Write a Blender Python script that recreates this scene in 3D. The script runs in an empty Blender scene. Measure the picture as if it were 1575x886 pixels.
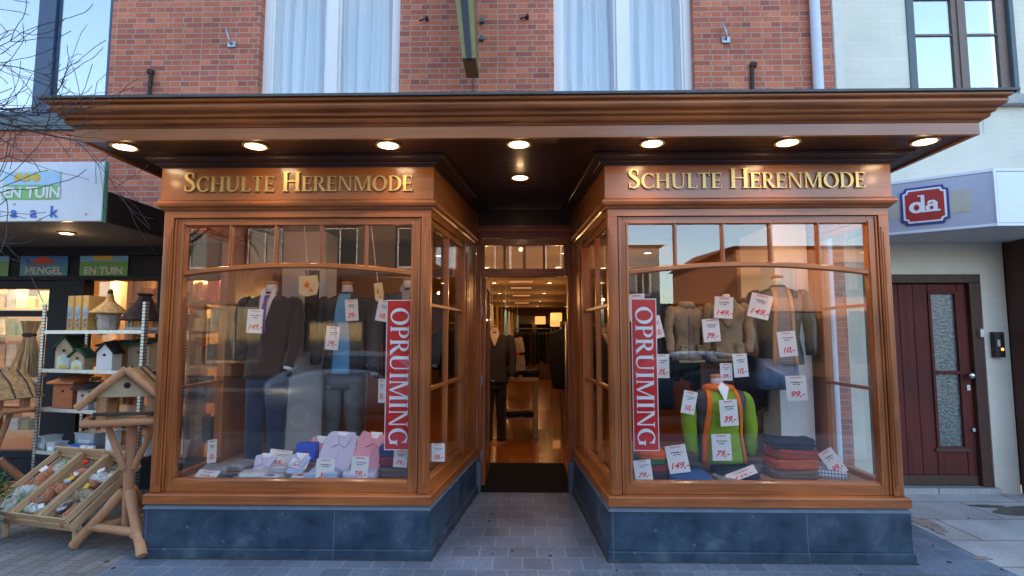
import bpy, bmesh, math, random
from mathutils import Vector, Matrix
R = math.radians
random.seed(7)
S = bpy.context.scene
COL = S.collection

# ------------------------------------------------------------------ camera
FPX, YAW, PIT, CH = 841.0, R(1.1), R(4.9), 1.60
cam = bpy.data.cameras.new('camera'); camo = bpy.data.objects.new('camera', cam); COL.objects.link(camo)
cam.sensor_width = 36.0; cam.lens = 36.0 * FPX / 1575.0; cam.clip_start = 0.05; cam.clip_end = 600
camo.location = (0, 0, CH); camo.rotation_euler = (math.pi/2 + PIT, 0, YAW)
S.camera = camo

# ------------------------------------------------------------------ world, sun, exposure
SUN_EL, SUN_AZ = R(19), R(-14)          # behind the shop: the street front lies in shade
w = bpy.data.worlds.new('World'); S.world = w; w.use_nodes = True
nt = w.node_tree; bg = nt.nodes['Background']; sky = nt.nodes.new('ShaderNodeTexSky')
sky.sky_type = 'NISHITA'; sky.sun_disc = False; sky.sun_elevation = SUN_EL; sky.sun_rotation = SUN_AZ
sky.air_density = 1.0; sky.dust_density = 1.2; sky.ozone_density = 1.0
nt.links.new(sky.outputs[0], bg.inputs[0]); bg.inputs[1].default_value = 0.15
sun = bpy.data.lights.new('sun', 'SUN'); sun.energy = 3.6; sun.angle = R(0.5); sun.color = (1.0, 0.80, 0.58)
suno = bpy.data.objects.new('sun', sun); COL.objects.link(suno)
sd = Vector((math.sin(SUN_AZ)*math.cos(SUN_EL), math.cos(SUN_AZ)*math.cos(SUN_EL), math.sin(SUN_EL)))
suno.rotation_euler = (-sd).to_track_quat('-Z', 'Y').to_euler(); suno.location = (0, 0, 30)
vs = S.view_settings; S.display_settings.display_device = 'sRGB'
vs.view_transform = 'Standard'; vs.look = 'None'; vs.gamma = 1.0; vs.use_curve_mapping = False
vs.exposure = 2.5
S.cycles.max_bounces = 8; S.cycles.transparent_max_bounces = 16; S.cycles.glossy_bounces = 4
S.cycles.caustics_reflective = False; S.cycles.caustics_refractive = False
S.cycles.use_denoising = True; S.cycles.sample_clamp_indirect = 6.0

# ------------------------------------------------------------------ helpers
def at(x, y, Y):
    """world point that the photograph shows at pixel x, y on the plane at depth Y"""
    a = (x-787.5)/FPX; b = -(y-443)/FPX
    f = math.cos(PIT)-b*math.sin(PIT); u = math.sin(PIT)+b*math.cos(PIT)
    dx = a*math.cos(YAW)-f*math.sin(YAW); dy = a*math.sin(YAW)+f*math.cos(YAW)
    t = Y/dy
    return Vector((dx*t, Y, CH+u*t))

def tag(o, label=None, cat=None, group=None, kind=None):
    if label: o['label'] = label
    if cat: o['category'] = cat
    if group: o['group'] = group
    if kind: o['kind'] = kind
    return o

def empty(name, loc=(0, 0, 0), rz=0.0, label=None, cat=None, group=None, kind=None):
    o = bpy.data.objects.new(name, None); COL.objects.link(o); o.empty_display_size = .1
    o.location = loc; o.rotation_euler = (0, 0, rz)
    return tag(o, label, cat, group, kind)

def children(o):
    return [c for c in bpy.data.objects if c.parent == o]

def copy_tree(o, parent=None, loc=None, rot=None):
    c = o.copy(); COL.objects.link(c); c.parent = parent
    if loc is not None: c.location = loc
    if rot is not None: c.rotation_euler = rot
    for ch in children(o): copy_tree(ch, c)
    return c

class MB:
    def __init__(s, xf=None):
        s.v = []; s.f = []; s.xf = xf
    def add(s, vs, fs):
        n = len(s.v)
        for p in vs:
            p = Vector(p)
            s.v.append(s.xf @ p if s.xf else p)
        s.f += [[i+n for i in f] for f in fs]
        return s
    def box(s, x0, x1, y0, y1, z0, z1):
        return s.add([(x0,y0,z0),(x1,y0,z0),(x1,y1,z0),(x0,y1,z0),(x0,y0,z1),(x1,y0,z1),(x1,y1,z1),(x0,y1,z1)],
                     [(0,3,2,1),(4,5,6,7),(0,1,5,4),(1,2,6,5),(2,3,7,6),(3,0,4,7)])
    def obox(s, c, d, rot):
        m = Matrix.Translation(c) @ rot.to_4x4()
        a, b, e = d[0]/2, d[1]/2, d[2]/2
        vs = [m @ Vector(p) for p in [(-a,-b,-e),(a,-b,-e),(a,b,-e),(-a,b,-e),(-a,-b,e),(a,-b,e),(a,b,e),(-a,b,e)]]
        return s.add(vs, [(0,3,2,1),(4,5,6,7),(0,1,5,4),(1,2,6,5),(2,3,7,6),(3,0,4,7)])
    def prism(s, pts, y0, y1):
        """outline in x, z extruded from y0 to y1"""
        n = len(pts)
        vs = [(p[0], y0, p[1]) for p in pts]+[(p[0], y1, p[1]) for p in pts]
        return s.add(vs, [list(range(n)), list(range(2*n-1, n-1, -1))]+[(i, i+n, (i+1) % n+n, (i+1) % n) for i in range(n)])
    def slab(s, pts, z0, z1):
        n = len(pts)
        vs = [(p[0], p[1], z0) for p in pts]+[(p[0], p[1], z1) for p in pts]
        return s.add(vs, [list(range(n-1, -1, -1)), list(range(n, 2*n))]+[(i, (i+1) % n, (i+1) % n+n, i+n) for i in range(n)])
    def tube(s, pts, rad, n=10, cap=True, flat=1.0):
        pts = [Vector(p) for p in pts]; m = len(pts)
        if not isinstance(rad, (list, tuple)): rad = [rad]*m
        vs = []; up = None
        for i, p in enumerate(pts):
            d = (pts[min(i+1, m-1)]-pts[max(i-1, 0)]).normalized()
            if up is None: up = Vector((0, 0, 1)) if abs(d.z) < .9 else Vector((0, 1, 0))
            a = d.cross(up).normalized(); b = a.cross(d).normalized(); up = b
            for k in range(n):
                t = 2*math.pi*k/n
                vs.append(p+a*math.cos(t)*rad[i]+b*math.sin(t)*rad[i]*flat)
        fs = [(i*n+k, i*n+(k+1) % n, (i+1)*n+(k+1) % n, (i+1)*n+k) for i in range(m-1) for k in range(n)]
        if cap: fs += [list(range(n-1, -1, -1)), [(m-1)*n+k for k in range(n)]]
        return s.add(vs, fs)
    def lathe(s, prof, c=(0, 0, 0), n=24):
        vs = []; m = len(prof)
        for r, z in prof:
            for k in range(n):
                t = 2*math.pi*k/n
                vs.append((c[0]+r*math.cos(t), c[1]+r*math.sin(t), c[2]+z))
        fs = [(i*n+k, i*n+(k+1) % n, (i+1)*n+(k+1) % n, (i+1)*n+k) for i in range(m-1) for k in range(n)]
        fs += [list(range(n-1, -1, -1)), [(m-1)*n+k for k in range(n)]]
        return s.add(vs, fs)
    def loft(s, rings, n=28):
        """rings (cx, cy, cz, rx, ry, power)"""
        vs = []; m = len(rings)
        for cx, cy, cz, rx, ry, pw in rings:
            for k in range(n):
                t = 2*math.pi*k/n; c, q = math.cos(t), math.sin(t); e = 2.0/pw
                vs.append((cx+rx*math.copysign(abs(c)**e, c), cy+ry*math.copysign(abs(q)**e, q), cz))
        fs = [(i*n+k, i*n+(k+1) % n, (i+1)*n+(k+1) % n, (i+1)*n+k) for i in range(m-1) for k in range(n)]
        fs += [list(range(n-1, -1, -1)), [(m-1)*n+k for k in range(n)]]
        return s.add(vs, fs)
    def sweep(s, path, prof, closed=True):
        """profile (outward, z) swept along an x, y polyline; outward is to the right of travel"""
        P = [Vector((p[0], p[1])) for p in path]; m = len(P); k = len(prof); vs = []
        nr = []
        for i in range(m-1):
            d = (P[i+1]-P[i]).normalized(); nr.append(Vector((d.y, -d.x)))
        for i in range(m):
            if i == 0: o = nr[0]
            elif i == m-1: o = nr[-1]
            else:
                b = (nr[i-1]+nr[i]).normalized(); o = b/max(.3, b.dot(nr[i]))
            for a, z in prof:
                q = P[i]+o*a; vs.append((q.x, q.y, z))
        fs = [(i*k+j, (i+1)*k+j, (i+1)*k+(j+1) % k, i*k+(j+1) % k) for i in range(m-1) for j in range(k if closed else k-1)]
        if closed: fs += [list(range(k)), [(m-1)*k+j for j in range(k-1, -1, -1)]]
        return s.add(vs, fs)
    def build(s, name, mat, parent=None, smooth=False, bevel=0, world=False, fix=True, auto=False):
        me = bpy.data.meshes.new(name)
        off = parent.location if (parent is not None and world) else Vector((0, 0, 0))
        if parent is not None and world:
            q = parent
            while q.parent is not None:
                q = q.parent; off = off+q.location
        me.from_pydata([tuple(Vector(p)-off) for p in s.v], [], s.f)
        if fix:
            bm = bmesh.new(); bm.from_mesh(me); bmesh.ops.recalc_face_normals(bm, faces=bm.faces); bm.to_mesh(me); bm.free()
        me.materials.append(mat)
        if smooth:
            for p in me.polygons: p.use_smooth = True
            if auto: me.set_sharp_from_angle(angle=R(35))
        o = bpy.data.objects.new(name, me); COL.objects.link(o); o.parent = parent
        if bevel:
            b = o.modifiers.new('edge', 'BEVEL'); b.width = bevel; b.segments = 2; b.limit_method = 'ANGLE'; b.angle_limit = R(40)
            b.harden_normals = False
        return o

def parts(name, mat, parent, mbs, **k):
    return [m.build(name, mat, parent, **k) for m in mbs]

def frame(p0, p1):
    """local axes: x along p0-p1 (plan points), -y outward (right of travel), z up"""
    d = (Vector(p1)-Vector(p0)).normalized(); o = Vector((d.y, -d.x))
    return Matrix(((d.x, -o.x, 0, p0[0]), (d.y, -o.y, 0, p0[1]), (0, 0, 1, 0), (0, 0, 0, 1)))

# ------------------------------------------------------------------ materials
def nodes(name):
    m = bpy.data.materials.new(name); m.use_nodes = True
    t = m.node_tree; return m, t, t.nodes, t.links, t.nodes['Principled BSDF']

def mat(name, col, rough=.6, spec=.5, metal=0, var=.18, scale=14, bump=0.0, bscale=60, coat=0, emit=None, estr=0, stretch=(1,1,1), trans=0, sheen=0):
    m, t, N, L, b = nodes(name)
    b.inputs['Roughness'].default_value = rough; b.inputs['Specular IOR Level'].default_value = spec
    b.inputs['Metallic'].default_value = metal; b.inputs['Coat Weight'].default_value = coat; b.inputs['Coat Roughness'].default_value = .12
    if sheen: b.inputs['Sheen Weight'].default_value = sheen
    if trans: b.inputs['Transmission Weight'].default_value = trans
    tc = N.new('ShaderNodeTexCoord'); mp = N.new('ShaderNodeMapping'); mp.inputs['Scale'].default_value = stretch
    L.new(tc.outputs['Object'], mp.inputs['Vector'])
    n = N.new('ShaderNodeTexNoise'); n.inputs['Scale'].default_value = scale; n.inputs['Detail'].default_value = 6
    L.new(mp.outputs[0], n.inputs['Vector'])
    r = N.new('ShaderNodeMapRange'); r.inputs['From Min'].default_value = .3; r.inputs['From Max'].default_value = .7
    r.inputs['To Min'].default_value = 1-var; r.inputs['To Max'].default_value = 1+var
    L.new(n.outputs['Fac'], r.inputs['Value'])
    v = N.new('ShaderNodeVectorMath'); v.operation = 'SCALE'; v.inputs[0].default_value = col[:3]
    L.new(r.outputs[0], v.inputs['Scale']); L.new(v.outputs[0], b.inputs['Base Color'])
    if bump:
        n2 = N.new('ShaderNodeTexNoise'); n2.inputs['Scale'].default_value = bscale; n2.inputs['Detail'].default_value = 8
        L.new(mp.outputs[0], n2.inputs['Vector'])
        bp = N.new('ShaderNodeBump'); bp.inputs['Strength'].default_value = bump; bp.inputs['Distance'].default_value = .01
        L.new(n2.outputs['Fac'], bp.inputs['Height']); L.new(bp.outputs[0], b.inputs['Normal'])
    if emit:
        b.inputs['Emission Color'].default_value = (*emit, 1); b.inputs['Emission Strength'].default_value = estr
    return m

def wood(name, dark, light, axis='x', rough=.36, coat=.3, grain=22.0):
    m, t, N, L, b = nodes(name)
    tc = N.new('ShaderNodeTexCoord'); mp = N.new('ShaderNodeMapping')
    sc = {'x': (.7, .7, grain), 'z': (grain, grain, .7), 'y': (grain, .7, grain)}[axis]
    mp.inputs['Scale'].default_value = sc
    L.new(tc.outputs['Object'], mp.inputs['Vector'])
    n = N.new('ShaderNodeTexNoise'); n.inputs['Scale'].default_value = 2.2; n.inputs['Detail'].default_value = 8; n.inputs['Roughness'].default_value = .62
    n.inputs['Distortion'].default_value = .6; L.new(mp.outputs[0], n.inputs['Vector'])
    n3 = N.new('ShaderNodeTexNoise'); n3.inputs['Scale'].default_value = 1.3; n3.inputs['Detail'].default_value = 3; L.new(tc.outputs['Object'], n3.inputs['Vector'])
    mx = N.new('ShaderNodeMix'); mx.data_type = 'FLOAT'; mx.inputs[0].default_value = .45
    L.new(n.outputs['Fac'], mx.inputs[2]); L.new(n3.outputs['Fac'], mx.inputs[3])
    cr = N.new('ShaderNodeValToRGB'); e = cr.color_ramp.elements
    e[0].position = .36; e[0].color = (*dark, 1); e[1].position = .66; e[1].color = (*light, 1)
    L.new(mx.outputs[0], cr.inputs[0]); L.new(cr.outputs[0], b.inputs['Base Color'])
    b.inputs['Roughness'].default_value = rough; b.inputs['Coat Weight'].default_value = coat; b.inputs['Coat Roughness'].default_value = .14
    bp = N.new('ShaderNodeBump'); bp.inputs['Strength'].default_value = .12; bp.inputs['Distance'].default_value = .004
    L.new(n.outputs['Fac'], bp.inputs['Height']); L.new(bp.outputs[0], b.inputs['Normal'])
    return m

def brick(name, cols, mortar, bw=.215, rh=.0625, ms=.006, axes='xz', offset=.5, rough=.85, bump=.5, dirt=.25, sq=1.0, smooth=.15, noise=0.12, coat=0):
    m, t, N, L, b = nodes(name)
    tc = N.new('ShaderNodeTexCoord'); sp = N.new('ShaderNodeSeparateXYZ'); cb = N.new('ShaderNodeCombineXYZ')
    L.new(tc.outputs['Object'], sp.inputs[0])
    L.new(sp.outputs['XYZ'.index(axes[0].upper())], cb.inputs[0]); L.new(sp.outputs['XYZ'.index(axes[1].upper())], cb.inputs[1])
    wob = N.new('ShaderNodeTexNoise'); wob.inputs['Scale'].default_value = 9; L.new(tc.outputs['Object'], wob.inputs['Vector'])
    wv = N.new('ShaderNodeVectorMath'); wv.operation = 'SCALE'; wv.inputs['Scale'].default_value = .006; L.new(wob.outputs['Color'], wv.inputs[0])
    av = N.new('ShaderNodeVectorMath'); av.operation = 'ADD'; L.new(cb.outputs[0], av.inputs[0]); L.new(wv.outputs[0], av.inputs[1])
    k = N.new('ShaderNodeTexBrick'); k.offset = offset; k.squash = sq; k.squash_frequency = 2
    k.inputs['Scale'].default_value = 1; k.inputs['Brick Width'].default_value = bw; k.inputs['Row Height'].default_value = rh
    k.inputs['Mortar Size'].default_value = ms; k.inputs['Mortar Smooth'].default_value = smooth
    k.inputs['Color1'].default_value = (0, 0, 0, 1); k.inputs['Color2'].default_value = (1, 1, 1, 1); k.inputs['Mortar'].default_value = (.5, .5, .5, 1)
    L.new(av.outputs[0], k.inputs['Vector'])
    cr = N.new('ShaderNodeValToRGB'); cr.color_ramp.interpolation = 'LINEAR'
    el = cr.color_ramp.elements
    while len(el) < len(cols): el.new(.5)
    for i, c in enumerate(cols): el[i].position = i/(len(cols)-1); el[i].color = (*c, 1)
    L.new(k.outputs['Color'], cr.inputs[0])
    n = N.new('ShaderNodeTexNoise'); n.inputs['Scale'].default_value = 40; n.inputs['Detail'].default_value = 6; L.new(tc.outputs['Object'], n.inputs['Vector'])
    n2 = N.new('ShaderNodeTexNoise'); n2.inputs['Scale'].default_value = 1.7; n2.inputs['Detail'].default_value = 5; L.new(tc.outputs['Object'], n2.inputs['Vector'])
    def mr(src, lo, hi):
        r = N.new('ShaderNodeMapRange'); r.inputs['From Min'].default_value = .3; r.inputs['From Max'].default_value = .7
        r.inputs['To Min'].default_value = lo; r.inputs['To Max'].default_value = hi; L.new(src, r.inputs['Value']); return r.outputs[0]
    s1 = N.new('ShaderNodeVectorMath'); s1.operation = 'SCALE'; L.new(cr.outputs[0], s1.inputs[0]); L.new(mr(n.outputs['Fac'], 1-noise, 1+noise), s1.inputs['Scale'])
    mx = N.new('ShaderNodeMix'); mx.data_type = 'RGBA'; L.new(k.outputs['Fac'], mx.inputs[0]); L.new(s1.outputs[0], mx.inputs[6]); mx.inputs[7].default_value = (*mortar, 1)
    s2 = N.new('ShaderNodeVectorMath'); s2.operation = 'SCALE'; L.new(mx.outputs[2], s2.inputs[0]); L.new(mr(n2.outputs['Fac'], 1-dirt, 1+dirt*.6), s2.inputs['Scale'])
    L.new(s2.outputs[0], b.inputs['Base Color'])
    b.inputs['Roughness'].default_value = rough; b.inputs['Coat Weight'].default_value = coat
    hm = N.new('ShaderNodeMath'); hm.operation = 'MULTIPLY_ADD'; L.new(k.outputs['Fac'], hm.inputs[0]); hm.inputs[1].default_value = -1.0
    L.new(n.outputs['Fac'], hm.inputs[2])
    bp = N.new('ShaderNodeBump'); bp.inputs['Strength'].default_value = bump; bp.inputs['Distance'].default_value = .006
    L.new(hm.outputs[0], bp.inputs['Height']); L.new(bp.outputs[0], b.inputs['Normal'])
    return m

def glass(name, ior=1.5, tint=(.97, .98, .98), rough=0.0, extra=0.0):
    m, t, N, L, b = nodes(name); N.remove(b); out = N['Material Output']
    tr = N.new('ShaderNodeBsdfTransparent'); tr.inputs[0].default_value = (*tint, 1)
    gl = N.new('ShaderNodeBsdfGlossy'); gl.inputs['Roughness'].default_value = rough; gl.inputs['Color'].default_value = (1, 1, 1, 1)
    fr = N.new('ShaderNodeFresnel'); ge = N.new('ShaderNodeNewGeometry'); io = N.new('ShaderNodeMix'); io.data_type = 'FLOAT'
    L.new(ge.outputs['Backfacing'], io.inputs[0]); io.inputs[2].default_value = ior; io.inputs[3].default_value = 1/ior   # thin sheet: no inner total reflection
    L.new(io.outputs[0], fr.inputs[0])
    add = N.new('ShaderNodeMath'); add.operation = 'ADD'; add.use_clamp = True; L.new(fr.outputs[0], add.inputs[0]); add.inputs[1].default_value = extra
    mx = N.new('ShaderNodeMixShader'); L.new(add.outputs[0], mx.inputs[0]); L.new(tr.outputs[0], mx.inputs[1]); L.new(gl.outputs[0], mx.inputs[2])
    L.new(mx.outputs[0], out.inputs[0])
    return m

def check(name, c1, c2, sx, sz, rough=.8):
    """woven check: vertical and horizontal stripes of c2 over c1"""
    m, t, N, L, b = nodes(name); tc = N.new('ShaderNodeTexCoord'); sp = N.new('ShaderNodeSeparateXYZ'); L.new(tc.outputs['Object'], sp.inputs[0])
    outs = []
    for i, s in ((0, sx), (2, sz)):
        if not s: continue
        a = N.new('ShaderNodeMath'); a.operation = 'MULTIPLY'; a.inputs[1].default_value = s; L.new(sp.outputs[i], a.inputs[0])
        f = N.new('ShaderNodeMath'); f.operation = 'FRACT'; L.new(a.outputs[0], f.inputs[0])
        g = N.new('ShaderNodeMath'); g.operation = 'GREATER_THAN'; g.inputs[1].default_value = .6; L.new(f.outputs[0], g.inputs[0]); outs.append(g)
    if len(outs) == 2:
        h = N.new('ShaderNodeMath'); h.operation = 'ADD'; L.new(outs[0].outputs[0], h.inputs[0]); L.new(outs[1].outputs[0], h.inputs[1])
        q = N.new('ShaderNodeMath'); q.operation = 'MULTIPLY'; q.inputs[1].default_value = .5; L.new(h.outputs[0], q.inputs[0]); src = q
    else: src = outs[0]
    mx = N.new('ShaderNodeMix'); mx.data_type = 'RGBA'; L.new(src.outputs[0], mx.inputs[0]); mx.inputs[6].default_value = (*c1, 1); mx.inputs[7].default_value = (*c2, 1)
    L.new(mx.outputs[2], b.inputs['Base Color']); b.inputs['Roughness'].default_value = rough
    return m

def lamp_mat(name, col, s):
    m, t, N, L, b = nodes(name); b.inputs['Base Color'].default_value = (*col, 1)
    b.inputs['Emission Color'].default_value = (*col, 1); b.inputs['Emission Strength'].default_value = s
    return m

def mottled(name, stops, rough=.4, seams=0.0):
    m, t, N, L, b = nodes(name); tc = N.new('ShaderNodeTexCoord')
    n1 = N.new('ShaderNodeTexNoise'); n1.inputs['Scale'].default_value = 4.5; n1.inputs['Detail'].default_value = 9; n1.inputs['Roughness'].default_value = .68; n1.inputs['Distortion'].default_value = .15
    L.new(tc.outputs['Object'], n1.inputs['Vector']); cr = N.new('ShaderNodeValToRGB'); e = cr.color_ramp.elements
    while len(e) < len(stops): e.new(.5)
    for i, (p, c) in enumerate(stops): e[i].position = p; e[i].color = (*c, 1)
    L.new(n1.outputs['Fac'], cr.inputs[0])
    n2 = N.new('ShaderNodeTexVoronoi'); n2.inputs['Scale'].default_value = 7; L.new(tc.outputs['Object'], n2.inputs['Vector'])
    g = N.new('ShaderNodeMath'); g.operation = 'LESS_THAN'; g.inputs[1].default_value = .075; L.new(n2.outputs['Distance'], g.inputs[0])
    g2 = N.new('ShaderNodeMath'); g2.operation = 'MULTIPLY'; g2.inputs[1].default_value = .30; L.new(g.outputs[0], g2.inputs[0])
    mx = N.new('ShaderNodeMix'); mx.data_type = 'RGBA'; L.new(g2.outputs[0], mx.inputs[0]); L.new(cr.outputs[0], mx.inputs[6]); mx.inputs[7].default_value = (.22, .25, .27, 1)
    col = mx.outputs[2]
    if seams:
        sp = N.new('ShaderNodeSeparateXYZ'); L.new(tc.outputs['Object'], sp.inputs[0]); a = N.new('ShaderNodeMath'); a.operation = 'DIVIDE'; a.inputs[1].default_value = seams; L.new(sp.outputs[0], a.inputs[0])
        f = N.new('ShaderNodeMath'); f.operation = 'FRACT'; L.new(a.outputs[0], f.inputs[0]); h = N.new('ShaderNodeMath'); h.operation = 'LESS_THAN'; h.inputs[1].default_value = .004; L.new(f.outputs[0], h.inputs[0])
        m2 = N.new('ShaderNodeMix'); m2.data_type = 'RGBA'; L.new(h.outputs[0], m2.inputs[0]); L.new(col, m2.inputs[6]); m2.inputs[7].default_value = (.12, .14, .16, 1); col = m2.outputs[2]
    L.new(col, b.inputs['Base Color']); r = N.new('ShaderNodeMapRange'); r.inputs['To Min'].default_value = rough-.12; r.inputs['To Max'].default_value = rough+.25; L.new(n1.outputs['Fac'], r.inputs['Value']); L.new(r.outputs[0], b.inputs['Roughness'])
    bp = N.new('ShaderNodeBump'); bp.inputs['Strength'].default_value = .15; bp.inputs['Distance'].default_value = .01; L.new(n1.outputs['Fac'], bp.inputs['Height']); L.new(bp.outputs[0], b.inputs['Normal'])
    return m
def slotted(name):
    m = mat(name, (.42, .45, .48), .4, .5, metal=.75, var=.15, scale=30); t = m.node_tree; N, L = t.nodes, t.links; b = N['Principled BSDF']
    tc = N.new('ShaderNodeTexCoord'); sp = N.new('ShaderNodeSeparateXYZ'); L.new(tc.outputs['Object'], sp.inputs[0])
    a = N.new('ShaderNodeMath'); a.operation = 'MULTIPLY'; a.inputs[1].default_value = 34; L.new(sp.outputs[2], a.inputs[0])
    f = N.new('ShaderNodeMath'); f.operation = 'FRACT'; L.new(a.outputs[0], f.inputs[0]); g = N.new('ShaderNodeMath'); g.operation = 'GREATER_THAN'; g.inputs[1].default_value = .68; L.new(f.outputs[0], g.inputs[0])
    src = b.inputs['Base Color'].links[0].from_socket; mx = N.new('ShaderNodeMix'); mx.data_type = 'RGBA'; L.new(g.outputs[0], mx.inputs[0]); L.new(src, mx.inputs[6]); mx.inputs[7].default_value = (.09, .10, .115, 1); L.new(mx.outputs[2], b.inputs['Base Color'])
    return m
TD, TL = (.15, .038, .009), (.50, .148, .032)
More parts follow.
